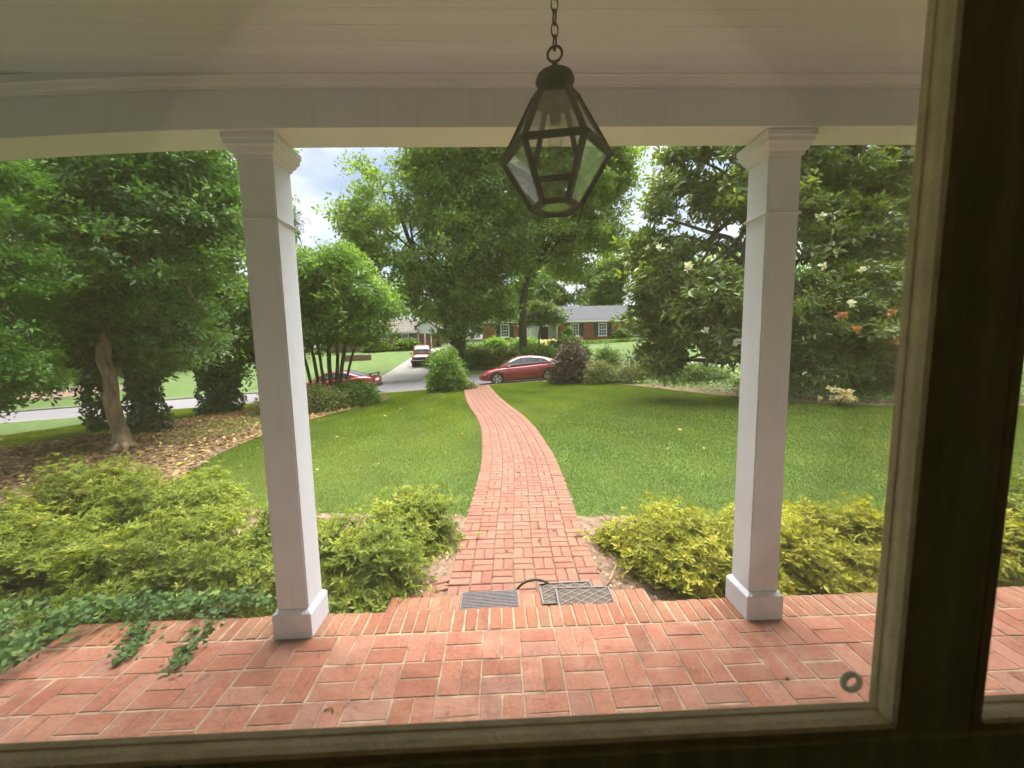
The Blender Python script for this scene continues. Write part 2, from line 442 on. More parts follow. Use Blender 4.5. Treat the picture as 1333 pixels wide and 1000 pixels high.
LM = {
 'azalea': leafmat('azalea_leaf', [(0.0, (0.049, 0.079, 0.009)), (0.40, (0.102, 0.142, 0.018)), (0.75, (0.212, 0.258, 0.034)), (0.93, (0.354, 0.349, 0.068)), (1.0, (0.319, 0.183, 0.065))], 0.6, 0.35, 0.15),
 'azalea_yellow': leafmat('azalea_leaf_yellow', [(0.0, (0.073, 0.090, 0.010)), (0.40, (0.161, 0.180, 0.019)), (0.75, (0.332, 0.323, 0.034)), (0.93, (0.488, 0.428, 0.072)), (1.0, (0.391, 0.228, 0.068))], 0.6, 0.35, 0.15),
 'ivy': leafmat('ivy_leaf', [(0.0, (0.036, 0.074, 0.020)), (0.6, (0.076, 0.155, 0.038)), (0.9, (0.122, 0.215, 0.059)), (1.0, (0.216, 0.266, 0.066))], 0.6, 0.3, 0.25),
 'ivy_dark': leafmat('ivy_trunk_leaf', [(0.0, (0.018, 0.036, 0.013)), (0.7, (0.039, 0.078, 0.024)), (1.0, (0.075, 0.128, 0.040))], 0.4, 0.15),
 'holly': leafmat('evergreen_leaf', [(0.0, (0.039, 0.091, 0.025)), (0.55, (0.094, 0.194, 0.045)), (0.9, (0.189, 0.345, 0.075)), (1.0, (0.370, 0.554, 0.127))], 0.38, 0.42, 0.5),
 'bright': leafmat('bright_leaf', [(0.0, (0.049, 0.126, 0.022)), (0.55, (0.108, 0.239, 0.041)), (1.0, (0.218, 0.400, 0.081))], 0.45, 0.42),
 'myrtle': leafmat('myrtle_leaf', [(0.0, (0.053, 0.112, 0.024)), (0.55, (0.117, 0.221, 0.043)), (1.0, (0.263, 0.399, 0.077))], 0.45, 0.45),
 'oak': leafmat('oak_leaf', [(0.0, (0.064, 0.115, 0.029)), (0.55, (0.151, 0.250, 0.058)), (1.0, (0.361, 0.518, 0.121))], 0.5, 0.45),
 'maple': leafmat('street_tree_leaf', [(0.0, (0.078, 0.135, 0.030)), (0.55, (0.169, 0.268, 0.060)), (1.0, (0.362, 0.494, 0.117))], 0.5, 0.45),
 'magnolia': leafmat('magnolia_leaf', [(0.0, (0.046, 0.073, 0.022)), (0.45, (0.104, 0.159, 0.038)), (0.80, (0.211, 0.277, 0.061)), (0.93, (0.348, 0.385, 0.092)), (0.97, (0.460, 0.268, 0.106)), (1.0, (0.542, 0.268, 0.106))], 0.36, 0.32, 0.5),
 'far': leafmat('far_tree_leaf', [(0.0, (0.072, 0.124, 0.040)), (0.6, (0.140, 0.227, 0.068)), (1.0, (0.255, 0.364, 0.120))], 0.6, 0.42),
 'light': leafmat('light_green_leaf', [(0.0, (0.091, 0.182, 0.034)), (0.6, (0.143, 0.260, 0.046)), (1.0, (0.221, 0.338, 0.069))], 0.5, 0.4),
 'pine': leafmat('pine_needle', [(0.0, (0.039, 0.058, 0.034)), (1.0, (0.078, 0.104, 0.057))], 0.6, 0.2),
 'dogwood': leafmat('dogwood_leaf', [(0.0, (0.078, 0.137, 0.034)), (0.6, (0.130, 0.202, 0.051)), (1.0, (0.221, 0.286, 0.080))], 0.5, 0.35),
 'shrub': leafmat('shrub_leaf', [(0.0, (0.042, 0.084, 0.017)), (0.6, (0.096, 0.166, 0.033)), (1.0, (0.200, 0.300, 0.061))], 0.45, 0.35),
 'shrub_olive': leafmat('olive_shrub_leaf', [(0.0, (0.070, 0.090, 0.022)), (0.6, (0.123, 0.151, 0.037)), (1.0, (0.210, 0.224, 0.062))], 0.5, 0.25),
 'purple': leafmat('purple_leaf', [(0.0, (0.036, 0.023, 0.021)), (0.6, (0.072, 0.047, 0.039)), (1.0, (0.111, 0.091, 0.051))], 0.5, 0.2),
 'litter': leafmat('dead_leaf', [(0.0, (0.092, 0.048, 0.022)), (0.45, (0.184, 0.109, 0.048)), (0.8, (0.331, 0.227, 0.095)), (0.93, (0.460, 0.350, 0.145)), (1.0, (0.478, 0.350, 0.044))], 0.8, 0.1, 0.2),
 'mulch': leafmat('mulch_chip', [(0.0, (0.084, 0.054, 0.032)), (0.6, (0.192, 0.120, 0.069)), (1.0, (0.456, 0.324, 0.190))], 0.9, 0.05, 0.1),
 'grass': leafmat('grass_blade', [(0.0, (0.062, 0.104, 0.008)), (0.5, (0.093, 0.145, 0.012)), (0.9, (0.136, 0.187, 0.018)), (1.0, (0.229, 0.226, 0.040))], 0.7, 0.35, 0.08),
 'cream': leafmat('cream_petal', [(0.0, (0.66, 0.50, 0.24)), (0.5, (0.80, 0.69, 0.42)), (1.0, (0.85, 0.82, 0.66))], 0.6, 0.2, 0.2),
 'orange': leafmat('orange_petal', [(0.0, (0.40, 0.17, 0.09)), (1.0, (0.66, 0.32, 0.17))], 0.6, 0.25, 0.2),
 'white': leafmat('white_petal', [(0.0, (0.7, 0.68, 0.55)), (1.0, (0.85, 0.84, 0.76))], 0.5, 0.2, 0.3),
}

# ------------------------------------------------------------------ terrain
ROAD0, ROAD1 = 20.2, 27.5
def T(x, y):
    x = np.asarray(x, float); y = np.asarray(y, float)
    t = np.clip((y - 3) / 17, 0, 1); sm = t * t * (3 - 2 * t)
    far = np.clip((y - 27.5) / 19, 0, 1)
    s = 0.01 + 0.045 * sm - 0.022 * far
    return -0.35 - 0.05 * sm + s * np.clip(x, -60, 60) + 0.092 * np.clip(y - 27.7, 0, 32)
def Tf(x, y): return float(T(x, y))

def sheet(name, xs, ys, zf, mat, parent=None):
    X, Y = np.meshgrid(np.asarray(xs, float), np.asarray(ys, float))
    Z = zf(X, Y)
    co = np.stack([X, Y, Z], -1).reshape(-1, 3)
    nx, ny = len(xs), len(ys)
    i = np.arange((ny - 1) * (nx - 1)); r, c = i // (nx - 1), i % (nx - 1)
    a = r * nx + c
    return mesh_np(name, co, np.stack([a, a + 1, a + nx + 1, a + nx], -1), mat, parent, loop_total=4, smooth=True)

def inpoly(x, y, poly):
    poly = np.asarray(poly, float); ins = np.zeros(np.shape(x), bool)
    n = len(poly); j = n - 1
    for i in range(n):
        xi, yi = poly[i]; xj, yj = poly[j]
        ins ^= ((yi > y) != (yj > y)) & (x < (xj - xi) * (y - yi) / (yj - yi + 1e-12) + xi)
        j = i
    return ins

def smooth_poly(poly, it=2, jit=0.0, seed=0):
    p = np.asarray(poly, float); rg = np.random.default_rng(seed)
    for _ in range(it):
        q = np.roll(p, -1, 0)
        p = np.stack([0.75 * p + 0.25 * q, 0.25 * p + 0.75 * q], 1).reshape(-1, 2)
    if jit: p = p + rg.normal(0, jit, p.shape)
    return p

def poly_sheet(name, poly, off, mat, step=0.5):
    poly = np.asarray(poly, float)
    lo, hi = poly.min(0), poly.max(0)
    gx, gy = np.meshgrid(np.arange(lo[0], hi[0], step), np.arange(lo[1], hi[1], step))
    g = np.stack([gx.ravel(), gy.ravel()], -1)
    g = g[inpoly(g[:, 0], g[:, 1], poly)]
    pts = [Vector(q) for q in poly] + [Vector(q) for q in g]
    n = len(poly)
    vs, _, fs, *_ = delaunay_2d_cdt(pts, [(i, (i + 1) % n) for i in range(n)], [], 1, 1e-5)
    co = np.array([(q.x, q.y, Tf(q.x, q.y) + off) for q in vs])
    tri = np.array([f for f in fs if len(f) == 3])
    return tag(mesh_np(name, co, tri, mat, smooth=True), kind='structure')

xs = np.concatenate([[-400, -250, -150, -100], np.arange(-60, 61, 2.0), [100, 150, 250, 400]])
ys = np.concatenate([[-60, -20, -8], np.arange(-2, 20, 0.5), [20.0, 20.05, 20.1, 27.6, 27.65, 27.7], np.arange(28.5, 62, 1.5), [80, 120, 200, 400, 700]])
def ground_z(X, Y):
    z = T(X, Y)
    return z - 0.25 * ((Y > 20.06) & (Y < 27.63)) - 0.8 * (Y < 0.4)
tag(sheet('ground', xs, ys, ground_z, M['ground']), kind='structure')
rx = np.concatenate([[-200, -100], np.arange(-60, 61, 2.0), [100, 200]])
tag(sheet('road', rx, [20.12, 22, 24, 26, 27.58], lambda X, Y: T(X, Y) - 0.10, M['asphalt']), kind='structure')
def kerb(y0, y1):
    mb = MB()
    for a, b in zip(rx[:-1], rx[1:]):
        za, zb = Tf(a, (y0 + y1) / 2), Tf(b, (y0 + y1) / 2)
        mb.add([(a, y0, za - .3), (b, y0, zb - .3), (b, y1, zb - .3), (a, y1, za - .3), (a, y0, za + .012), (b, y0, zb + .012), (b, y1, zb + .012), (a, y1, za + .012)],
               [(4, 5, 6, 7), (0, 1, 5, 4), (2, 3, 7, 6)])
    return tag(mb.build('kerb', M['kerb']), kind='structure')
kerb(20.05, 20.2); kerb(27.5, 27.65)
tag(sheet('driveway', np.linspace(-9.2, -5.6, 4), np.concatenate([[27.3, 27.45, 27.7, 28.1], np.arange(28.5, 49, 1.0)]),
          lambda X, Y: T(X, Y) + 0.03 - 0.11 * np.clip((28.1 - Y) / 0.6, 0, 1), M['concrete']), kind='structure')

# ------------------------------------------------------------------ beds
BED_LITTER = smooth_poly([(-4.9, 5.4), (-5.9, 7.6), (-6.15, 9.8), (-6.2, 12.5), (-5.2, 15.6), (-4.9, 18.2), (-8, 19.2), (-11.2, 18.9), (-12.2, 15.5), (-12.3, 11.5), (-12.8, 9.4), (-15, 8.2), (-15, 5.2), (-8, 4.9)], 2, 0.04, 1)
BED_LEFT = smooth_poly([(-8.5, 2.3), (-0.2, 2.3), (-0.2, 3.6), (-0.45, 4.5), (-0.75, 4.6), (-2.4, 4.7), (-3.4, 5.0), (-5, 5.5), (-8.5, 5.3)], 2, 0.02, 2)
BED_RIGHT = smooth_poly([(0.5, 2.3), (9.5, 2.3), (9.5, 4.3), (5, 4.0), (2.0, 4.15), (1.1, 4.35), (0.5, 4.3)], 2, 0.02, 3)
BED_MAG = smooth_poly([(3.6, 19.3), (4.6, 17.4), (6.0, 14.6), (7.4, 11.95), (8.4, 10.75), (9.9, 9.6), (13, 8.8), (19, 9), (19, 19.4), (9, 19.5)], 2, 0.05, 4)
poly_sheet('leaf_litter_bed', BED_LITTER, 0.015, M['soil'])
poly_sheet('planting_bed', BED_LEFT, 0.008, M['soil'], 0.3)
poly_sheet('planting_bed', BED_RIGHT, 0.008, M['soil'], 0.3)
poly_sheet('shrub_bed', BED_MAG, 0.018, M['soil'])
poly_sheet('mulch_bed', smooth_poly([(-44, 31.5), (-36, 31), (-31, 31.6), (-31, 34), (-37, 36), (-44, 36)], 2), 0.03, M['soil'], 1.0)

# ------------------------------------------------------------------ brick path
_cy = np.array([2.70, 3.2, 4.2, 5.0, 6.4, 7.5, 9.1, 10.8, 12.7, 15.4, 17.7, 18.9, 20.4])
_cx = np.array([0.168, 0.168, 0.20, 0.243, 0.285, 0.255, 0.165, -0.03, -0.36, -0.76, -1.02, -1.15, -1.30])
def catmull(px, py, n=900):
    t = np.arange(len(px)); tt = np.linspace(0, len(px) - 1, n)
    i = np.clip(tt.astype(int), 0, len(px) - 2); f = tt - i
    def h(a):
        p0, p1, p2, p3 = a[np.clip(i - 1, 0, len(a) - 1)], a[i], a[i + 1], a[np.clip(i + 2, 0, len(a) - 1)]
        return 0.5 * (2 * p1 + (p2 - p0) * f + (2 * p0 - 5 * p1 + 4 * p2 - p3) * f ** 2 + (3 * p1 - p0 - 3 * p2 + p3) * f ** 3)
    return h(px), h(py)
PX, PY = catmull(_cx, _cy)
PS = np.concatenate([[0], np.cumsum(np.hypot(np.diff(PX), np.diff(PY)))])
def path_at(s):
    x, y = np.interp(s, PS, PX), np.interp(s, PS, PY)
    x2, y2 = np.interp(s + 0.15, PS, PX), np.interp(s + 0.15, PS, PY)
    x1, y1 = np.interp(s - 0.15, PS, PX), np.interp(s - 0.15, PS, PY)
    a = math.atan2(y2 - y1, x2 - x1)
    return x, y, a
UP = 0.187
HALF = 3.5 * UP
ps = np.linspace(0, PS[-1] - 0.2, 120)
pl, pr = [], []
for s in ps:
    x, y, a = path_at(s)
    nx_, ny_ = math.sin(a), -math.cos(a)
    pl.append((x - nx_ * HALF, y - ny_ * HALF)); pr.append((x + nx_ * HALF, y + ny_ * HALF))
PATH_POLY = np.array(pl + pr[::-1])
co = np.array([(q[0], q[1], Tf(*q) + 0.013) for q in pl + pr])
n_ = len(pl)
brick_path = tag(mesh_np('brick_path', co, [(i, n_ + i, n_ + i + 1, i + 1) for i in range(n_ - 1)], M['joint_dark'], loop_total=4), 'curving basket weave red brick path across the lawn', None, None, 'structure')

def brick_verts(lx, ly, h, ch=0.006):
    a, b = lx / 2, ly / 2
    v = [(-a, -b, -h), (a, -b, -h), (a, b, -h), (-a, b, -h), (-a, -b, -ch), (a, -b, -ch), (a, b, -ch), (-a, b, -ch),
         (-a + ch, -b + ch, 0), (a - ch, -b + ch, 0), (a - ch, b - ch, 0), (-a + ch, b - ch, 0)]
    f = [(0, 1, 5, 4), (1, 2, 6, 5), (2, 3, 7, 6), (3, 0, 4, 7), (4, 5, 9, 8), (5, 6, 10, 9), (6, 7, 11, 10), (7, 4, 8, 11), (8, 9, 10, 11)]
    return np.array(v), np.array(f)

def brick_data(name, lx, ly, h, mat, ch=0.006):
    v, f = brick_verts(lx, ly, h, ch)
    me = bpy.data.meshes.new(name); me.from_pydata(v.tolist(), [], f.tolist()); me.update(); me.materials.append(mat)
    return me

class BrickMass:
    def __init__(s): s.v, s.f, s.r, s.n = [], [], [], 0
    def add(s, vf, loc, rz, rnd, tilt=(0, 0)):
        v, f = vf
        R_ = np.array(Euler((tilt[0], tilt[1], rz)).to_matrix())
        s.v.append(v @ R_.T + np.array(loc)); s.f.append(f + s.n); s.n += len(v); s.r.append(np.full(len(f), rnd))
    def build(s, name, mat, parent):
        return mesh_np(name, np.concatenate(s.v), np.concatenate(s.f), mat, parent, np.concatenate(s.r), 4)

rg = np.random.default_rng(11)
def one_brick(me, loc, rot, parent, name='brick'):
    o = bpy.data.objects.new(name, me)
    o.location = loc; o.rotation_euler = rot
    return link(o, parent)

BL, BW = UP - 0.007, UP / 2 - 0.0065
me_path = brick_data('path_brick', BL, BW, 0.05, M['brick_path'])
vf_path = brick_verts(BL, BW, 0.05)
mass = BrickMass()
nrow = int((PS[-1] - 0.25) / UP)
count = 0
for r in range(nrow):
    s = (r + 0.5) * UP + 0.02
    x, y, a = path_at(s)
    for c in range(7):
        u = (c - 3) * UP
        cross = ((r + c) % 2 == 0)                 # bricks laid across the path
        if c in (0, 6) and r >= 8: cross = True
        for k in (-1, 1):
            du, ds = (0, k * UP / 4) if cross else (k * UP / 4, 0)
            if c in (0, 6) and r >= 8: du = rg.normal(0, 0.006) * (1 if c else -1)
            uu = u + du
            px_ = x + math.sin(a) * uu + math.cos(a) * ds
            py_ = y - math.cos(a) * uu + math.sin(a) * ds
            loc = (px_ + rg.normal(0, .0015), py_ + rg.normal(0, .0015), Tf(px_, py_) + 0.031 + rg.normal(0, .001))
            rz = (a - math.pi / 2) + (0 if cross else math.pi / 2) + rg.normal(0, .012)
            sl = (Tf(px_, py_ + .1) - Tf(px_, py_ - .1)) / .2
            tl = (rg.normal(0, .004), rg.normal(0, .004))
            if count < 292:
                one_brick(me_path, loc, (tl[0], tl[1], rz), brick_path)
            else:
                mass.add(vf_path, loc, rz, rg.random(), tl)
            count += 1
tag(mass.build('brick_field', M['brick_path'], brick_path), kind='stuff')
for (dx, dy, rz) in [(-.56, 2.86, .2), (-.60, 2.97, .25), (-.575, 3.08, .3), (-.56, 3.19, .35), (-.69, 2.88, .25), (-.70, 2.99, .3)]:
    one_brick(me_path, (dx, dy, Tf(dx, dy) + 0.028), (0.01, -0.02, rz), brick_path)

# ------------------------------------------------------------------ porch: patio, edging, step
UN = 0.2135
PATIO_X0, PATIO_X1, PATIO_Y0, PATIO_Y1 = -2.705, 5.6, 0.52, 2.16
patio = tag(MB().box(PATIO_X0, PATIO_X1, PATIO_Y0, PATIO_Y1, -0.6, -0.0035).build('patio', M['mortar']), 'basket weave red brick patio under the porch roof', None, None, 'structure')
me_pat = brick_data('patio_brick', UN - 0.009, UN / 2 - 0.0085, 0.05, M['brick_patio'], 0.003)
vf_pat = brick_verts(UN - 0.009, UN / 2 - 0.0085, 0.05, 0.003)
mass = BrickMass()
for r in range(8):
    yc = PATIO_Y1 - 0.006 - (r + 0.5) * UN
    if yc - UN / 2 < PATIO_Y0: break
    k0 = int(math.floor((PATIO_X0 + 0.1355) / UN)) + 1
    k1 = int(math.floor((PATIO_X1 + 0.1355) / UN))
    for k in range(k0, k1):
        xc = -0.1355 + (k + 0.5) * UN
        deep = ((k + r) % 2 == 0)
        for j in (-1, 1):
            x_, y2 = (xc + j * UN / 4, yc) if deep else (xc, yc + j * UN / 4)
            loc = (x_ + rg.normal(0, .002), y2 + rg.normal(0, .002), rg.normal(0, .0009))
            rz = (math.pi / 2 if deep else 0) + rg.normal(0, .011)
            if r < 4 and k < k0 + 37:
                one_brick(me_pat, loc, (rg.normal(0, .003), rg.normal(0, .003), rz), patio)
            else:
                mass.add(vf_pat, loc, rz, rg.random())
tag(mass.build('brick_field', M['brick_patio'], patio), kind='stuff')

edging = tag(MB().box(PATIO_X0, PATIO_X1, 2.163, 2.355, -0.6, -0.007).build('patio_edging', M['mortar']), 'row of bricks on edge along the patio front', None, None, 'structure')
RW = 0.0765
me_edge = brick_data('edge_brick', 0.196, RW - 0.010, 0.10, M['brick_edge'], 0.005)
x_ = PATIO_X0 + RW / 2
while x_ < PATIO_X1 - RW / 2:
    one_brick(me_edge, (x_ + rg.normal(0, .001), 2.262 + rg.normal(0, .003), -0.002 + rg.normal(0, .0015)), (rg.normal(0, .006), rg.normal(0, .006), math.pi / 2 + rg.normal(0, .01)), edging)
    x_ += RW
STEP_Z = -0.17
step = tag(MB().box(-0.86, 1.06, 2.357, 2.735, -0.6, STEP_Z - 0.010).build('step', M['mortar']), 'low brick step between the patio and the path', None, None, 'structure')
me_step = brick_data('step_brick', 0.186, RW - 0.010, 0.14, M['brick_edge'], 0.005)
x_ = -0.86 + RW / 2
while x_ < 1.06 - RW / 3:
    for yy in (2.455, 2.645):
        one_brick(me_step, (x_ + rg.normal(0, .001), yy + rg.normal(0, .003), STEP_Z + rg.normal(0, .0015)), (rg.normal(0, .006), rg.normal(0, .006), math.pi / 2 + rg.normal(0, .01)), step)
    x_ += RW

# ------------------------------------------------------------------ porch: ceiling, beam, columns
CZ = 3.045
ceil = tag(MB().box(-6, 7, 0.5, 2.6, CZ + 0.02, CZ + 0.35).build('porch_ceiling', M['paint_ceiling']), 'painted board ceiling of the porch', None, None, 'structure')
yy, pw = 0.53, 0.083
while yy < 2.1:
    MB().box(-6, 7, yy + 0.0002, yy + pw - 0.0002, CZ + rg.normal(0, .00025), CZ + 0.016, 0.0006).build('plank', M['paint_ceiling'], ceil)
    yy += pw
def bow(x):                      # the old beam hangs a little at its far end
    return -0.062 * np.clip((-0.9 - x) / 1.8, 0, 1.6) ** 2
BX = np.concatenate([np.arange(-5.0, -0.8, 0.25), [0, 2, 4, 6.5]])
def swept(name, prof, mat, parent=None):
    n = len(prof); mb = MB(); vs, fs = [], []
    for x in BX:
        for (y, z) in prof: vs.append((x, y, z + float(bow(x))))
    for i in range(len(BX) - 1):
        for k in range(n):
            k2 = (k + 1) % n
            fs.append((i * n + k, i * n + k2, (i + 1) * n + k2, (i + 1) * n + k))
    fs.append(tuple(range(n))); fs.append(tuple((len(BX) - 1) * n + k for k in range(n)))
    return mb.add(vs, fs).build(name, mat, parent)
BY0, BY1, BZ = 2.105, 2.305, 2.815
beam = tag(swept('porch_beam', [(BY0, BZ), (BY1, BZ), (BY1, 3.5), (BY0, 3.5)], M['paint_white']), 'white painted beam carried by the porch columns', None, None, 'structure')
swept('crown_moulding', [(BY0 - .002, 3.000), (BY0 - .012, 3.000), (BY0 - .014, 3.010), (BY0 - .022, 3.016), (BY0 - .034, 3.034), (BY0 - .045, 3.038), (BY0 - .045, 3.075), (BY0 - .002, 3.075)], M['paint_white'], beam)
tag(MB().box(-6.2, 7.2, 0.3, 2.62, 3.40, 3.55).build('porch_roof', M['roof_grey']), 'porch roof above the painted ceiling', None, None, 'structure')

def column(x0, y0, wd, label):
    c = empty('porch_column', (x0 + wd / 2, y0 + wd / 2, 0), 0, label, 'column', 'white square columns holding up the porch')
    h = wd / 2
    top = BZ - 0.004
    MB().box(-h, h, -h, h, 0.168, 2.74, 0.0065).build('shaft', M['paint_white'], c)
    b = 0.022
    p = MB().box(-h - b, h + b, -h - b, h + b, -0.004, 0.150, 0.004)
    p.build('plinth', M['paint_white'], c)
    mb = MB(); b2 = b - .002
    q0 = [(-h - b2, -h - b2), (h + b2, -h - b2), (h + b2, h + b2), (-h - b2, h + b2)]
    q1 = [(-h - .002, -h - .002), (h + .002, -h - .002), (h + .002, h + .002), (-h - .002, h + .002)]
    mb.add([(*q, .150) for q in q0] + [(*q, .170) for q in q1], [(0, 1, 2, 3), (4, 5, 6, 7)] + [(i, (i + 1) % 4, 4 + (i + 1) % 4, 4 + i) for i in range(4)])
    mb.build('plinth_cap', M['paint_white'], c)
    b = 0.012
    MB().box(-h - b, h + b, -h - b, h + b, 2.388, 2.405, 0.006).build('neck_band', M['paint_white'], c)
    mb = MB()
    prof = [(0.002, 2.698), (0.008, 2.700), (0.009, 2.716), (0.018, 2.722), (0.030, 2.748), (0.038, 2.756), (0.038, 2.780), (0.045, 2.784), (0.045, top)]
    vs, fs = [], []
    for e, z in prof:
        k = h + e; vs += [(-k, -k, z), (k, -k, z), (k, k, z), (-k, k, z)]
    for i in range(len(prof) - 1):
        for k in range(4):
            fs.append((i * 4 + k, i * 4 + (k + 1) % 4, i * 4 + 4 + (k + 1) % 4, i * 4 + 4 + k))
    fs += [(0, 1, 2, 3), tuple(4 * (len(prof) - 1) + k for k in range(4))]
    mb.add(vs, fs).build('capital', M['paint_white'], c)
    return c
column(-1.352, 2.172, 0.182, 'white square porch column beside the trailing ivy, left of the path')
column(1.488, 2.166, 0.182, 'white square porch column in front of the magnolia, right of the path')

# house wall, room behind the camera, window
hw = MB()
hw.box(-7, -1.30, 0.42, 0.52, -0.6, 3.4); hw.box(1.60, 7, 0.42, 0.52, -0.6, 3.4); hw.box(-1.30, 1.60, 0.42, 0.52, -0.6, 1.08); hw.box(-1.30, 1.60, 0.42, 0.52, 2.75, 3.4); hw.box(-1.30, 1.60, 0.401, 0.419, 2.71, 2.80)
tag(hw.build('house_wall', M['siding']), 'white house wall around the window', None, None, 'structure')
rm = MB()
rm.box(-2.6, -2.5, -3.6, 0.40, -0.2, 2.9); rm.box(3.0, 3.1, -3.6, 0.40, -0.2, 2.9); rm.box(-2.5, 3.0, -3.6, -3.5, -0.2, 2.9)
rm.box(-2.5, -1.25, 0.33, 0.40, -0.1, 2.8); rm.box(1.55, 3.0, 0.33, 0.40, -0.1, 2.8)
rm.box(-1.25, 1.55, 0.33, 0.40, -0.1, 1.179); rm.box(-1.25, 1.55, 0.33, 0.40, 2.70, 2.8)
tag(rm.build('interior_wall', M['interior']), 'dim interior walls of the room', None, None, 'structure')
tag(MB().box(-2.6, 3.1, -3.6, 0.40, -0.3, -0.1).build('interior_floor', M['floor_wood']), 'dark wooden floor of the room', None, None, 'structure')
tag(MB().box(-2.6, 3.1, -3.6, 0.40, 2.8, 2.95).build('interior_ceiling', M['interior']), 'dim ceiling of the room', None, None, 'structure')

win = empty('window', (0.382, 0.36, 1.325), 0, 'dark wooden window frame with cream beads that the garden is seen through', 'window')
win['kind'] = 'thing'
def wpart(name, mat, *boxes, ch=0.0015):
    mb = MB()
    for (x0, x1, y0, y1, z0, z1) in boxes: mb.box(x0 - .382, x1 - .382, y0 - .36, y1 - .36, z0 - 1.325, z1 - 1.325, ch)
    return mb.build(name, mat, win)
GY0, GY1 = 0.333, 0.360
wpart('mullion', M['wood_dark'], (0.394, 0.463, 0.334, 0.3595, 1.312, 2.60))
wpart('bottom_rail', M['wood_dark'], (-1.25, 1.55, 0.331, 0.3595, 1.18, 1.313))
wpart('top_rail', M['wood_dark'], (-1.25, 1.55, 0.331, 0.3595, 2.60, 2.70))
wpart('side_stile', M['wood_dark'], (-1.25, -1.15, 0.333, 0.3595, 1.312, 2.60))
wpart('side_stile', M['wood_dark'], (1.45, 1.55, 0.333, 0.3595, 1.312, 2.60))
# stepped bead profile round each pane
def bead_profile(y): return [(GY0, 0.0), (GY0, .0095), (GY0 + .003, .0118), (GY0 + .010, .0125), (GY0 + .014, .0122), (GY0 + .0155, .0108), (GY1 - .008, .0108), (GY1 - .0065, .0120), (GY1, .0120), (GY1, 0.0)]
def bead_v(x, sgn, z0, z1, nm='bead'):
    mb = MB(); mb.prism([(x + sgn * d - .382, y - .36) for (y, d) in bead_profile(0)], 2, z0 - 1.325, z1 - 1.325)
    return mb.build(nm, M['bead'], win)
def bead_h(z, sgn, x0, x1, nm='bead'):
    mb = MB(); mb.prism([(y - .36, z + sgn * d - 1.325) for (y, d) in bead_profile(0)], 0, x0 - .382, x1 - .382)
    return mb.build(nm, M['bead'], win)
bead_v(0.3945, -1, 1.3135, 2.60); bead_v(0.4625, 1, 1.3135, 2.60)
bead_h(1.3128, 1, -1.15, 0.3822); bead_h(1.3128, 1, 0.4753, 1.45)
bead_v(-1.1505, 1, 1.325, 2.60); bead_v(1.4505, -1, 1.325, 2.60)
bead_h(2.6005, -1, -1.13, 0.381); bead_h(2.6005, -1, 0.476, 1.43)
wpart('pane', M['pane'], (-1.14, 0.386, 0.3585, 0.3605, 1.322, 2.592), ch=0)
wpart('pane', M['pane'], (0.471, 1.44, 0.3585, 0.3605, 1.322, 2.592), ch=0)
rgm = MB().torus((0.374 - .382, 0.372 - .36, 1.3360 - 1.325), 0.0092, 0.0030, (0, 1, 0), n=24, k=8)
rgm.build('latch_ring', M['trim'], win, True)
tag(win.children[-1], 'small grey metal ring at the corner of the pane')

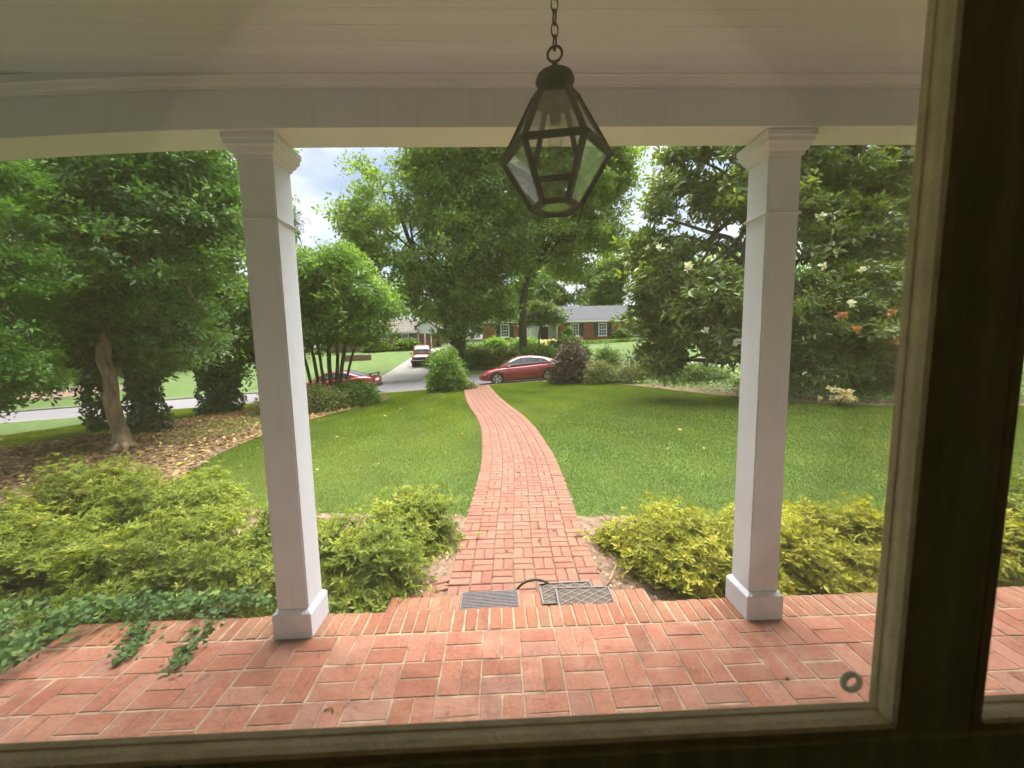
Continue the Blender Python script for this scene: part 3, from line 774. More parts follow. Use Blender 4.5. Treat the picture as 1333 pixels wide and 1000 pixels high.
# ------------------------------------------------------------------ hanging lantern
def lantern():
    cx, cy = 0.193, 1.30
    zs, zt, zb = 2.298, 2.474, 2.145          # shoulder, top ring, bottom ring
    rs_, rt, rb = 0.172, 0.072, 0.078
    root = empty('porch_lantern', (cx, cy, zb), 0, 'dark bronze six-sided glass lantern hanging on a chain from the porch ceiling', 'lantern')
    th0 = rad(-70)                            # one corner 20 degrees off the view axis
    def hexa(r, z): return [(r * math.cos(th0 + k * math.pi / 3), r * math.sin(th0 + k * math.pi / 3), z - zb) for k in range(6)]
    A, B, Cc = hexa(rt, zt), hexa(rs_, zs), hexa(rb, zb)
    def lerp(p, q, t): return tuple(p[i] + (q[i] - p[i]) * t for i in range(3))
    def bar(p, q, w_, name):
        mb = MB(); mb.tube([p, q], w_, 4); return mb.build(name, M['iron'], root)
    for k in range(6):
        k2 = (k + 1) % 6
        bar(A[k], B[k], 0.0095, 'corner_bar'); bar(B[k], Cc[k], 0.0110, 'corner_bar')
        for (P_, Q_, w_) in ((A, A, .010), (B, B, .0145), (Cc, Cc, .011)):
            bar(lerp(P_[k], P_[k2], 0.01), lerp(P_[k], P_[k2], 0.99), w_, 'rail')
        for (P_, Q_, nm) in ((A, B, 'upper_pane'), (B, Cc, 'lower_pane')):
            quad = [np.array(P_[k]), np.array(P_[k2]), np.array(Q_[k2]), np.array(Q_[k])]
            cen = sum(quad) / 4; nrm = np.cross(quad[1] - quad[0], quad[3] - quad[0]); nrm /= np.linalg.norm(nrm)
            if nrm @ np.array([cen[0], cen[1], 0]) < 0: nrm = -nrm
            def ring(sc_, off): return [tuple(cen + (q - cen) * sc_ + nrm * off) for q in quad]
            a_, b_, c_ = ring(0.97, 0.0), ring(0.97, 0.002), ring(0.80, 0.0045)   # bevelled glass
            mb = MB(); mb.add(a_ + b_ + c_, [(0, 1, 2, 3)] + [(i, (i + 1) % 4, 4 + (i + 1) % 4, 4 + i) for i in range(4)] + [(4 + i, 4 + (i + 1) % 4, 8 + (i + 1) % 4, 8 + i) for i in range(4)] + [(8, 9, 10, 11)])
            mb.build(nm, M['pane_lantern'], root)
    # bottom plate with a glass centre, inner candle cluster
    inn = hexa(rb * 0.62, zb)
    mb = MB(); mb.add([q for q in Cc] + inn, [(k, (k + 1) % 6, 6 + (k + 1) % 6, 6 + k) for k in range(6)]); mb.build('bottom_plate', M['iron'], root)
    mb = MB(); mb.add(inn, [(0, 1, 2, 3, 4, 5)]); mb.build('bottom_pane', M['pane_lantern'], root)
    for k in range(0):
        t = 2 * math.pi * k / 3 + .4
        e = (0.030 * math.cos(t), 0.030 * math.sin(t))
        MB().lathe([(0.009, 0.05), (0.009, 0.135), (0.007, 0.137)], 10, (e[0], e[1], 0.02)).build('candle_sleeve', M['trim'], root, True)
        MB().lathe([(0.005, .157), (0.013, .172), (0.014, .185), (0.008, .205), (0.002, .222)], 10, (e[0], e[1], 0)).build('bulb', M['lens'], root, True)
    MB().lathe([(0.016, .26), (0.018, .27), (0.018, .31), (0.012, .33)], 14).build('socket', M['iron'], root, True)
    MB().lathe([(0.010, .262), (0.022, .235), (0.026, .215), (0.020, .190), (0.006, .176)], 14).build('bulb', M['pane_lantern'], root, True)
    MB().tube([(0, 0, 0.33), (0, 0, 0.36)], 0.005, 8).build('stem', M['iron'], root)
    z = zt - zb
    MB().add([q for q in A] + [(q[0] * .55, q[1] * .55, q[2] + .012) for q in A], [(k, (k + 1) % 6, 6 + (k + 1) % 6, 6 + k) for k in range(6)] + [(6, 7, 8, 9, 10, 11)]).build('top_plate', M['iron'], root)
    MB().lathe([(0.036, z), (0.028, z + .010), (0.026, z + .024), (0.040, z + .030), (0.056, z + .040), (0.062, z + .052), (0.057, z + .064), (0.040, z + .074), (0.020, z + .082), (0.012, z + .096), (0.006, z + .112)], 20).build('cap', M['iron'], root, True)
    MB().torus((0, 0, z + .132), 0.0225, 0.0042, (0.25, 1, 0), n=24).build('hanging_ring', M['iron'], root, True)
    zc, k = z + .164, 0
    while zc < CZ - zb - 0.03:
        mb = MB(); ax = (1, 0.25, 0) if k % 2 == 0 else (-0.25, 1, 0)
        mb.torus((0, 0, zc), 0.0215, 0.0034, ax, (0, 0, 1), 18, 6, sx=0.52)
        mb.build('chain_link', M['iron'], root, True)
        zc += 0.0365; k += 1
    MB().lathe([(0.012, CZ - zb - .045), (0.05, CZ - zb - .02), (0.055, CZ - zb)], 16).build('ceiling_rose', M['iron'], root, True)
lantern()

# ------------------------------------------------------------------ mats and hoop on the step
def mat_ribbed():
    r = empty('rubber_mat', (-0.115, 2.635, STEP_Z + .002), rad(0.8), 'grey ribbed rubber mat lying on the step, left of the hoop', 'mat', 'rubber mats on the step')
    MB().box(-.215, .215, -.12, .12, 0, .014, .004).build('base', M['rubber'], r)
    k = -.112
    while k < .112:
        MB().box(-.205, .205, k, k + .010, .0142, .022, .002).build('rib', M['rubber'], r); k += .016
mat_ribbed()
def mat_lattice(loc, rz, label):
    r = empty('rubber_mat', loc, rz, label, 'mat', 'rubber mats on the step')
    MB().box(-.205, .205, -.12, .12, 0, .012, .003).build('base', M['rubber_dark'], r)
    MB().box(-.205, .205, -.12, -.108, .0122, .020, .002).box(-.205, .205, .108, .12, .0122, .020, .002).box(-.205, -.192, -.107, .107, .0122, .020, .002).box(.192, .205, -.107, .107, .0122, .020, .002).build('rim', M['rubber'], r)
    mb = MB(); a, b = 0.19, 0.106
    for s in (-1, 1):
        k = -0.5
        while k < 0.5:
            pts = []
            for t in np.linspace(-1, 1, 41):
                x, y = k + s * t * .16, t * .106
                if abs(x) < a: pts.append((x, y, .0145 + .002 * s))
            if len(pts) > 3: mb.tube([pts[0], pts[-1]], .0028, 5)
            k += .105
    mb.build('lattice', M['mesh_pale'], r)
mat_lattice((0.465, 2.700, STEP_Z + .002), rad(1.5), 'dark lattice mat on the step, the one partly covered by another')
mat_lattice((0.575, 2.600, STEP_Z + .024), rad(-1.0), 'dark lattice mat on the step, lying on top of another')
h = empty('iron_hoop', (0.222, 2.80, Tf(.222, 2.8) + .028), rad(4), 'thin dark iron hoop standing up behind the step', 'hoop')
MB().torus((0, 0, 0.05), 0.162, 0.009, (0, 1, 0), (1, 0, 0), 28, 8, arc=math.pi, sx=-1.0).tube([(.162, 0, .05), (.162, 0, -.03)], .009).tube([(-.162, 0, .05), (-.162, 0, -.03)], .009).build('loop', M['black_iron'], h, True)
MB().box(-.03, .03, -.02, .02, 0, .012, .003).build('foot', M['black_iron'], h).location = (.162, 0, 0)
MB().box(-.03, .03, -.02, .02, 0, .012, .003).build('foot', M['black_iron'], h).location = (-.162, 0, 0)

def gpt(px, py, z):
    d = FWD + RGT * ((px - 666.5) / F_PX) + UPV * ((500 - py) / F_PX)
    return EYEP + d * ((z - EYE) / d[2])
tw = gpt(430, 925, .004)
o = MB().tube([(-.028, -.004, .003), (-.012, .006, .004), (.004, .007, .006), (.016, -.002, .004), (.014, -.018, .003)], [.0022, .003, .003, .0025, .0015], 6).build('twig', M['bark_dark'], None, True)
o.location = tw; tag(o, 'small curled brown twig lying on the patio bricks near the window', 'twig')
o = MB().box(-.012, .012, -.004, .004, 0, .004, .001).build('bark_chip', M['bark_dark']); o.location = gpt(1025, 883, .002); o.rotation_euler = (0, 0, .1)
tag(o, 'tiny dark bark chip on the patio bricks near the mullion', 'chip')
s0, s1 = gpt(787, 768, -.335), gpt(803, 740, -.31)
o = MB().tube([(0, 0, .012), tuple((s1 - s0) * .5 + np.array([.01, 0, .03])), tuple(s1 - s0 + np.array([0, 0, .05]))], [.010, .009, .006], 8).build('stick', M['bark_pale'], None, True)
o.location = s0; tag(o, 'pale stick lying in the mulch beside the lattice mats', 'stick')

# ------------------------------------------------------------------ foliage machinery
def unit(v): return v / (np.linalg.norm(v, axis=-1, keepdims=True) + 1e-9)

def wob(p, f, seed):
    """cheap smooth 3-D noise in about -1..1"""
    rgx = np.random.default_rng(seed); s = np.zeros(len(p))
    for k in range(5):
        d = unit(rgx.normal(size=3)) * f * (0.7 + 0.6 * rgx.random()); s += np.sin(p @ d + rgx.random() * 6.28)
    return s / 2.6

def leaves(name, c, nrm, dr, ln, wd, rnd, mat, parent=None, fold=0.35, shape='kite'):
    """one mesh of many small folded leaves; c centre of stalk end, nrm normal, dr direction"""
    n = len(c)
    dr = unit(dr - nrm * (dr * nrm).sum(-1, keepdims=True) * 0.6); sd_ = unit(np.cross(dr, nrm)); nn = np.cross(sd_, dr)
    ln = np.broadcast_to(ln, n)[:, None]; wd = np.broadcast_to(wd, n)[:, None]
    if shape == 'kite':
        v = np.stack([c, c + dr * ln * 0.45 + sd_ * wd * .5 + nn * wd * fold * .5, c + dr * ln - nn * ln * 0.08, c + dr * ln * 0.45 - sd_ * wd * .5 + nn * wd * fold * .5], 1)
        f = np.array([(0, 1, 2), (0, 2, 3)])
    elif shape == 'oval':
        v = np.stack([c, c + dr * ln * 0.28 + sd_ * wd * .42 + nn * wd * fold * .4, c + dr * ln * 0.68 + sd_ * wd * .42 + nn * wd * fold * .3 , c + dr * ln - nn * ln * 0.1,
                      c + dr * ln * 0.68 - sd_ * wd * .42 + nn * wd * fold * .3, c + dr * ln * 0.28 - sd_ * wd * .42 + nn * wd * fold * .4], 1)
        f = np.array([(0, 1, 2), (0, 2, 3), (0, 3, 4), (0, 4, 5)])
    elif shape == 'ivy':
        v = np.stack([c, c + dr * ln * .05 + sd_ * wd * .5 + nn * wd * .1, c + dr * ln * .45 + sd_ * wd * .3, c + dr * ln, c + dr * ln * .45 - sd_ * wd * .3, c + dr * ln * .05 - sd_ * wd * .5 + nn * wd * .1], 1)
        f = np.array([(0, 1, 2), (0, 2, 3), (0, 3, 4), (0, 4, 5)])
    k = v.shape[1]; nf = len(f)
    fa = (np.arange(n)[:, None, None] * k + f[None]).reshape(-1, 3)
    return mesh_np(name, v.reshape(-1, 3), fa, mat, parent, np.repeat(rnd, nf))

def sample_lobes(lobes, n, rgx, inner=0.45, flat=0.85):
    C_ = np.array([l[:3] for l in lobes], float); R_ = np.array([l[3] for l in lobes], float)
    idx = rgx.choice(len(lobes), n, p=R_ ** 2 / (R_ ** 2).sum())
    d = unit(rgx.normal(size=(n, 3)))
    rr = R_[idx] * (inner + (1 - inner) * rgx.random(n) ** 0.6) * (1 + 0.16 * np.sin(d[:, 0] * 5 + idx) * np.sin(d[:, 2] * 6 + idx * 2) )
    p = C_[idx] + d * rr[:, None] * np.array([1, 1, flat])
    return p, d, idx

def crown(name, lobes, ncl, per, ln, wd, mat, parent, seed, rc=0.30, gap=None, gapf=2.0, inner=0.45, flat=0.85, up=0.6, shape='kite', zmin=None, droop=0.0, tipn=11, tips=1.4):
    """leaf rosettes gathered on branch tips that fill the lobes, with open air between the tips"""
    rgx = np.random.default_rng(seed)
    nt_ = max(12, ncl // tipn)
    tp, td, ti = sample_lobes(lobes, nt_, rgx, inner, flat)
    if gap is not None:
        k = wob(tp, gapf, seed + 5) > gap
        tp, td, ti = tp[k], td[k], ti[k]
    j = rgx.integers(0, len(tp), ncl)
    s = rc * tips * (0.7 + 0.6 * rgx.random(len(tp)))[j][:, None]
    p = tp[j] + rgx.normal(size=(ncl, 3)) * s * np.array([1, 1, .48]); d = td[j]; idx = ti[j]; tc_ = rgx.random(len(tp))[j]
    if zmin is not None:
        k = p[:, 2] > zmin; p, d, idx, tc_ = p[k], d[k], idx[k], tc_[k]
    n = len(p)
    cn = unit(np.array([0, 0, up]) + 0.5 * d + 0.5 * rgx.normal(size=(n, 3)))
    t1 = unit(np.cross(cn, np.array([.31, .52, .79]))); t2 = np.cross(cn, t1)
    th = (np.arange(per) * 2 * np.pi / per)[None] + rgx.random((n, 1)) * 6.28 + rgx.normal(0, .35, (n, per))
    rd = t1[:, None] * np.cos(th)[..., None] + t2[:, None] * np.sin(th)[..., None]
    c = p[:, None] + rd * (rc * .75 * rgx.random((n, per, 1)) ** .8) + cn[:, None] * rgx.normal(size=(n, per, 1)) * rc * .35
    lift = rgx.normal(.25, .35, (n, per, 1))
    dr = unit(rd + cn[:, None] * lift - np.array([0, 0, droop])); nrm = unit(cn[:, None] - rd * lift * .7 + .28 * rgx.normal(size=(n, per, 3)))
    rnd = np.clip(.38 * tc_[:, None] + .22 * rgx.random((n, 1)) + .42 * rgx.random((n, per)), 0, 1)
    l = ln * (0.7 + 0.6 * rgx.random((n, per)))
    o = leaves(name, c.reshape(-1, 3), nrm.reshape(-1, 3), dr.reshape(-1, 3), l.ravel(), (l * wd / ln).ravel(), rnd.ravel(), mat, parent, shape=shape)
    return o, p, idx

def limbs(mb, start, ends, r0, r1, rgx, n=7, sag=0.0, wig=0.12, sides=6):
    for e in ends:
        s, e_ = np.array(start, float), np.array(e, float)
        L_ = np.linalg.norm(e_ - s)
        mid = (s + e_) / 2 + np.array([0, 0, L_ * (0.12 - sag)]) + rgx.normal(0, wig * L_ * .6, 3)
        t = np.linspace(0, 1, n)[:, None]
        pts = (1 - t) ** 2 * s + 2 * t * (1 - t) * mid + t ** 2 * e_
        pts[1:-1] += rgx.normal(0, wig * L_ * .08, (n - 2, 3))
        mb.tube(pts, np.linspace(r0, r1, n), sides, False)

def tree(name, label, base, trunk, lobes, leafm, bark, seed, ncl, per, ln, wd, group=None, tr=(0.2, 0.1), twig=0.02, ntwig=60, rc=0.3, gap=None, gapf=2.0, inner=0.45, flat=0.85, up=0.6, shape='kite', cat='tree', stems=None, fork=0.6, zmin=None, tw_sides=4, limb_r=None, droop=0.0):
    """trunk: list of world points; lobes: world (x,y,z,r); everything stored relative to base"""
    base = np.array(base, float)
    root = empty(name, tuple(base), 0, label, cat, group)
    rgx = np.random.default_rng(seed)
    lob = [(l[0] - base[0], l[1] - base[1], l[2] - base[2], l[3]) for l in lobes]
    o, p, idx = crown('crown', lob, ncl, per, ln, wd, LM[leafm], root, seed, rc, gap, gapf, inner, flat, up, shape, zmin, droop)
    mb = MB()
    sl = stems or [(trunk, tr)]
    tops = []
    for pts, (ra, rb) in sl:
        q = np.array(pts, float) - base
        m_ = 4 * (len(q) - 1) + 1; tt = np.linspace(0, len(q) - 1, m_)
        qq = np.stack([np.interp(tt, np.arange(len(q)), q[:, k]) for k in range(3)], -1)
        for _ in range(2): qq[1:-1] = 0.25 * qq[:-2] + 0.5 * qq[1:-1] + 0.25 * qq[2:]
        qq[2:-1, :2] += rgx.normal(0, 0.12 * ra, (m_ - 3, 2))
        rr = np.linspace(ra, rb, m_); rr[0] *= 1.55; rr[1] *= 1.15
        qq[0, 2] -= 0.15
        mb.tube(qq, rr, 10)
        tops.append((qq, rr))
    lr = limb_r or tr[1] * 0.75
    for j, l in enumerate(lob):
        qq, rr = tops[j % len(tops)]
        s = qq[int(len(qq) * (fork + (1 - fork) * rgx.random() * 0.95))]
        limbs(mb, s, [l[:3]], lr, max(twig * 1.4, lr * .35), rgx, 8)
        k = np.where(idx == j)[0]
        if len(k):
            k = rgx.choice(k, min(len(k), max(3, ntwig // len(lob))), replace=False)
            limbs(mb, l[:3], p[k], max(twig * 1.2, lr * .3), twig * .4, rgx, 5, 0, 0.15, tw_sides)
    mb.build('trunk', M[bark], root, True)
    return root

def lob(lst):
    """(px, py, Y, r_px) read off the photograph -> world lobes"""
    return [(*at(a, b, Y), r * Y / F_PX) for (a, b, Y, r) in lst]

# ------------------------------------------------------------------ trees
# leaning evergreen with the pale trunk
gz0 = Tf(-8.8, 9.0)
tree('leaning_tree', 'evergreen tree with a pale leaning trunk in the leaf litter', (-8.75, 9.0, gz0),
     [(-8.75, 9.0, gz0), at(150, 540, 9.05), at(138, 470, 9.15), at(120, 380, 9.3), at(112, 270, 9.5), at(120, 140, 9.6)],
     lob([(95, 395, 9.0, 62), (40, 330, 9.3, 80), (150, 330, 8.8, 75), (210, 360, 9.4, 70), (120, 250, 9.0, 80), (215, 260, 9.6, 75), (40, 230, 9.6, 80),
          (265, 300, 10.2, 62), (180, 170, 9.4, 85), (90, 130, 9.5, 90), (270, 200, 10.0, 70), (175, 420, 9.6, 48), (255, 395, 10.4, 55), (60, 450, 9.4, 50), (105, 462, 9.7, 42), (20, 470, 9.8, 55), (230, 440, 10.2, 42), (190, 455, 10.4, 36)]),
     'holly', 'bark_pale', 21, 9000, 9, 0.130, 0.056, tr=(0.155, 0.10), twig=0.012, ntwig=220, rc=0.15, gap=-0.7, gapf=2.2, inner=0.35, up=0.7)
rt = [o for o in bpy.data.objects if o.name == 'leaning_tree'][0]
mbr = MB()
for a in (2.2, 3.4, 4.6, 5.6, 0.4):
    e = np.array([math.cos(a), math.sin(a)])
    mbr.tube([(e[0] * .08, e[1] * .08, .16), (e[0] * .25, e[1] * .25, .03), (e[0] * .6, e[1] * .6, -.05)], [.09, .06, .02], 7)
mbr.build('root', M['bark_pale'], rt, True)

def ivy_on(root, pts, rads, n, seed, ln=0.085, mat='ivy_dark', thick=0.12, name='ivy'):
    rgx = np.random.default_rng(seed)
    pts = np.array(pts, float); t = rgx.random(n) * (len(pts) - 1)
    c = np.stack([np.interp(t, np.arange(len(pts)), pts[:, k]) for k in range(3)], -1)
    r = np.interp(t, np.arange(len(pts)), rads)
    a = rgx.random(n) * 6.283
    out = np.stack([np.cos(a), np.sin(a), np.zeros(n)], -1)
    bul = 1 + 0.3 * np.sin(c[:, 2] * 2.3 + a * 2) + 0.2 * np.sin(c[:, 2] * 6 - a * 3)
    c = c + out * (r * bul + rgx.random(n) ** 2 * thick)[:, None]
    nrm = unit(out + 0.5 * rgx.normal(size=(n, 3)) + np.array([0, 0, .35])); dr = unit(np.array([0, 0, -.8]) + 0.7 * rgx.normal(size=(n, 3)))
    l = ln * (0.6 + 0.7 * rgx.random(n))
    return leaves(name, c, nrm, dr, l, l * .95, rgx.random(n), LM[mat], root, shape='ivy')

# its ivy, and the two ivy-clad trunks behind
b = np.array([-8.75, 9.0, gz0])
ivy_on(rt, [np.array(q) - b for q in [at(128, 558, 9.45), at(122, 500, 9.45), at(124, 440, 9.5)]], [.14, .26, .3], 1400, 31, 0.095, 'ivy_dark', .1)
tb = np.array([-10.55, 11.7, Tf(-10.55, 11.7)])
t2 = tree('ivy_clad_tree', 'tree with an upright ivy-wrapped trunk close behind the leaning trunk', tb,
     [tb, at(186, 500, 11.7), at(184, 420, 11.7), at(186, 330, 11.8), at(200, 220, 12)],
     lob([(190, 395, 11.8, 60), (130, 380, 12.0, 60), (235, 340, 12, 62), (180, 290, 12, 75), (110, 300, 12.3, 70), (240, 240, 12.4, 60), (150, 200, 12.2, 80), (60, 290, 12.6, 70), (250, 430, 12.4, 44), (150, 455, 12.2, 42), (90, 470, 12.6, 40), (215, 460, 12.2, 40)]),
     'holly', 'bark_dark', 22, 4600, 9, 0.15, 0.066, tr=(0.26, 0.14), twig=0.015, ntwig=80, rc=0.2, gap=-0.8, gapf=1.7, inner=0.3)
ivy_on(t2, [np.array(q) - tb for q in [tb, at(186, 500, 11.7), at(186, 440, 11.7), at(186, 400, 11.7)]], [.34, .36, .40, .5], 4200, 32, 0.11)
tcb = np.array([-12.1, 16.9, Tf(-12.1, 16.9)])
t3 = tree('ivy_clad_tree', 'tree with a thick flaring ivy-covered trunk near the road', tcb,
     [tcb, at(288, 480, 16.9), at(285, 420, 16.9), at(282, 330, 17), at(285, 220, 17.2)],
     lob([(285, 420, 16.8, 40), (245, 400, 17, 48), (325, 410, 17, 45), (290, 350, 17, 55), (250, 300, 17.2, 60), (320, 290, 17.2, 60), (285, 220, 17.3, 60), (230, 220, 17.5, 50), (330, 470, 17, 40), (270, 455, 16.8, 36), (240, 450, 17, 30), (300, 160, 17.5, 60), (345, 350, 17.5, 45)]),
     'holly', 'bark_dark', 23, 4200, 9, 0.17, 0.075, tr=(0.32, 0.2), twig=0.02, ntwig=130, rc=0.26, gap=-0.5, gapf=1.5, inner=0.3)
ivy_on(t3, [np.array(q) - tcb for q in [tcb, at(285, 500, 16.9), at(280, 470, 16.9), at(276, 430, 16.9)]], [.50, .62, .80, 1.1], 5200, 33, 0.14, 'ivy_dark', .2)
# bright small-leaved tree at the picture's edge
tdb = np.array([-10.6, 6.6, Tf(-10.6, 6.6)])
tree('small_leaved_tree', 'bright green small-leaved tree hanging over the road end of the garden', tdb,
     [tdb, at(-90, 520, 6.7), at(-70, 400, 6.8), at(-60, 250, 6.9)],
     lob([(-10, 440, 6.6, 62), (15, 490, 6.7, 42), (45, 470, 7.0, 34), (-25, 510, 6.7, 40), (-5, 350, 6.7, 55), (-30, 270, 6.8, 62), (-70, 380, 6.8, 90), (-80, 250, 6.9, 90), (-60, 480, 6.7, 60), (-20, 215, 6.9, 40), (30, 430, 6.9, 36)]),
     'bright', 'bark_brown', 24, 4600, 10, 0.075, 0.038, tr=(0.10, 0.06), twig=0.008, ntwig=120, rc=0.11, gap=-0.7, gapf=3.0, inner=0.35)

# crape myrtle: many stems
cb = np.array([-7.0, 16.6, Tf(-7.0, 16.6)])
def stem(px0, px1, px2, Yo): return [np.array([*at(px0, 512, 16.6 + Yo)[:2], Tf(*at(px0, 512, 16.6 + Yo)[:2])]), at(px1, 462, 16.6 + Yo), at(px2, 420, 16.6 + Yo * 1.5), at(px2 + (px2 - px1) * 0.9, 380, 16.6 + Yo * 2)]
tree('multi_stem_tree', 'small multi-stemmed tree in front of the left parked red car', cb, None,
     lob([(440, 370, 16.6, 48), (400, 375, 16.5, 42), (480, 385, 16.7, 40), (420, 345, 16.7, 36), (500, 395, 16.9, 26), (455, 410, 16.3, 34), (400, 415, 16.3, 34), (480, 415, 16.6, 24), (370, 390, 16.7, 40), (445, 338, 16.7, 24), (405, 438, 16.2, 28), (445, 432, 16.1, 26), (478, 432, 16.4, 24), (378, 430, 16.5, 30)]),
     'myrtle', 'bark_brown', 25, 5400, 8, 0.16, 0.065, rc=0.2, gap=-0.7, gapf=1.8, inner=0.3, flat=0.75,
     stems=[(stem(432, 428, 424, 0), (.10, .05)), (stem(418, 408, 398, .1), (.08, .04)), (stem(440, 446, 458, -.1), (.09, .045)), (stem(426, 416, 412, -.3), (.07, .035)), (stem(436, 440, 437, .3), (.085, .04)), (stem(410, 396, 384, .2), (.07, .035)), (stem(444, 458, 474, .2), (.06, .03))],
     tr=(.1, .045), twig=0.012, ntwig=120, limb_r=.03)

# two big trees across the road
ob = np.array([-3.6, 31.0, Tf(-3.6, 31)])
def A(px, py, Y): return at(px, py, Y)
tree('spreading_tree', 'large dense spreading tree across the road, left of the lantern', ob, None,
     lob([(590, 330, 31, 70), (520, 330, 30.5, 62), (482, 290, 31, 46), (650, 320, 31.5, 58), (560, 260, 30.5, 72), (500, 250, 31.5, 44), (640, 250, 31, 62), (600, 200, 31, 70), (528, 215, 31.5, 46), (670, 200, 31.5, 55), (560, 385, 30.5, 46), (620, 385, 31, 44), (515, 375, 30.5, 40), (580, 140, 31, 75), (660, 140, 31, 60), (480, 330, 30.2, 38), (600, 425, 30.7, 30), (645, 400, 31, 28)]),
     'oak', 'bark_dark', 26, 15000, 8, 0.30, 0.15, rc=0.36, gap=-0.48, gapf=0.85, inner=0.3, flat=0.8,
     stems=[([ob, A(593, 430, 31), A(588, 380, 31), A(580, 300, 31), A(570, 200, 31)], (.34, .16)), ([ob + (.3, 0, 0), A(602, 430, 31), A(612, 380, 31), A(630, 300, 31), A(640, 200, 31)], (.30, .14)),
            ([ob + (-.3, .2, 0), A(584, 430, 31), A(566, 380, 30.8), A(530, 310, 30.8), A(510, 240, 31)], (.28, .12))],
     tr=(.3, .14), twig=.03, ntwig=260, fork=.45)
mbase = np.array([1.95, 33.0, Tf(1.95, 33)])
tree('street_tree', 'tall open-crowned tree with a bare dark trunk across the road, seen under the lantern', mbase,
     [mbase, A(680, 430, 33), A(681, 390, 33), A(686, 365, 33), A(700, 330, 33), A(715, 260, 33)],
     lob([(720, 310, 33, 50), (670, 320, 32.6, 40), (770, 290, 33, 45), (740, 240, 33, 60), (790, 245, 33.3, 38), (690, 260, 32.8, 48), (760, 195, 33, 55), (700, 200, 33, 50), (800, 205, 33.5, 32), (735, 345, 33, 28), (690, 350, 32.7, 24), (740, 150, 33, 60), (785, 320, 33.2, 26)]),
     'maple', 'bark_dark', 27, 8200, 8, 0.30, 0.15, tr=(.36, .20), twig=.028, ntwig=260, rc=.36, gap=-0.5, gapf=0.9, inner=0.25, flat=0.8, fork=.5)

# magnolia
gb = np.array([8.4, 12.9, Tf(8.4, 12.9)])
mag = tree('magnolia_tree', 'big glossy-leaved magnolia with low horizontal limbs behind the right porch column', gb,
     [gb, A(992, 470, 12.9), A(990, 420, 12.9), A(985, 360, 13), A(985, 280, 13), A(990, 180, 13.2)],
     lob([(868, 425, 12.4, 44), (905, 435, 12.0, 52), (950, 455, 11.8, 38), (866, 370, 12.6, 48), (905, 360, 12.0, 60), (950, 390, 11.6, 52), (870, 310, 12.6, 48), (930, 300, 12.2, 52), (880, 255, 12.8, 44), (935, 235, 12.5, 55), (905, 205, 12.8, 36),
          (1000, 210, 13, 60), (1000, 280, 12.2, 44), (1065, 210, 13, 50), (1130, 205, 13.2, 42), (1075, 285, 12.6, 46), (1140, 285, 12.8, 40), (1185, 250, 13, 40), (838, 410, 12.8, 20), (940, 440, 11.6, 36), (965, 415, 11.6, 36), (925, 470, 11.7, 26), (1060, 290, 12.3, 46), (1045, 345, 12.2, 40), (1120, 300, 12.5, 44), (1045, 330, 12.4, 44), (1100, 330, 12.6, 44), (1155, 330, 12.8, 42), (1030, 250, 12.6, 50), (1100, 250, 13, 46), (1160, 215, 13.2, 44), (1020, 400, 12.3, 44), (1015, 450, 12.4, 36), (890, 470, 12.0, 34), (960, 170, 13, 50), (1080, 160, 13.2, 50), (865, 460, 12.3, 26), (920, 478, 12.0, 22)]),
     'magnolia', 'bark_dark', 28, 8600, 9, 0.215, 0.085, tr=(.24, .12), twig=.014, ntwig=420, rc=.16, gap=-0.30, gapf=2.3, inner=0.25, up=.55, shape='oval', fork=.25, limb_r=.085)
mb = MB()
for pts, r0, r1 in (([A(990, 425, 12.9), A(1030, 372, 12.6), A(1065, 355, 12.4), A(1100, 342, 12.3), A(1150, 340, 12.4), A(1200, 328, 12.6)], .12, .05),
                    ([A(1100, 342, 12.3), A(1118, 352, 12.2), A(1135, 335, 12.2), A(1175, 310, 12.4)], .06, .02),
                    ([A(985, 340, 13), A(950, 310, 12.6), A(915, 300, 12.3), A(870, 285, 12.4)], .10, .03),
                    ([A(988, 460, 12.9), A(940, 472, 12.4), A(900, 468, 12.2), A(868, 474, 12.2), A(850, 462, 12.2)], .10, .03),
                    ([A(985, 300, 13), A(960, 262, 12.8), A(935, 250, 12.6)], .08, .03)):
    q = np.array(pts) - gb
    mb.tube(q, np.linspace(r0, r1, len(q)), 8)
mb.build('limb', M['bark_dark'], mag, True)
# brighter large shrub in front of it on the right
rb = np.array([11.0, 11.4, Tf(11.0, 11.4)])
rho = tree('flowering_shrub', 'large glossy shrub with orange and white blooms beside the window mullion', rb,
     [rb, A(1100, 470, 11.4), A(1102, 430, 11.4), A(1105, 390, 11.4)],
     lob([(1065, 430, 11.2, 40), (1110, 420, 10.9, 46), (1150, 430, 11.0, 44), (1060, 385, 11.3, 38), (1105, 375, 11.1, 42), (1150, 375, 11.2, 42), (1190, 400, 11.3, 50), (1210, 450, 11.3, 40), (1050, 455, 11.4, 26), (1130, 460, 11.2, 30), (1180, 465, 11.2, 30), (1080, 470, 11.2, 26), (1045, 478, 11.4, 24), (1150, 482, 11.2, 20)]),
     'magnolia', 'bark_dark', 29, 3300, 10, 0.165, 0.062, tr=(.06, .04), twig=.012, ntwig=120, rc=.13, gap=-0.7, gapf=2.4, inner=0.3, up=.7, shape='oval', cat='shrub', limb_r=.03)

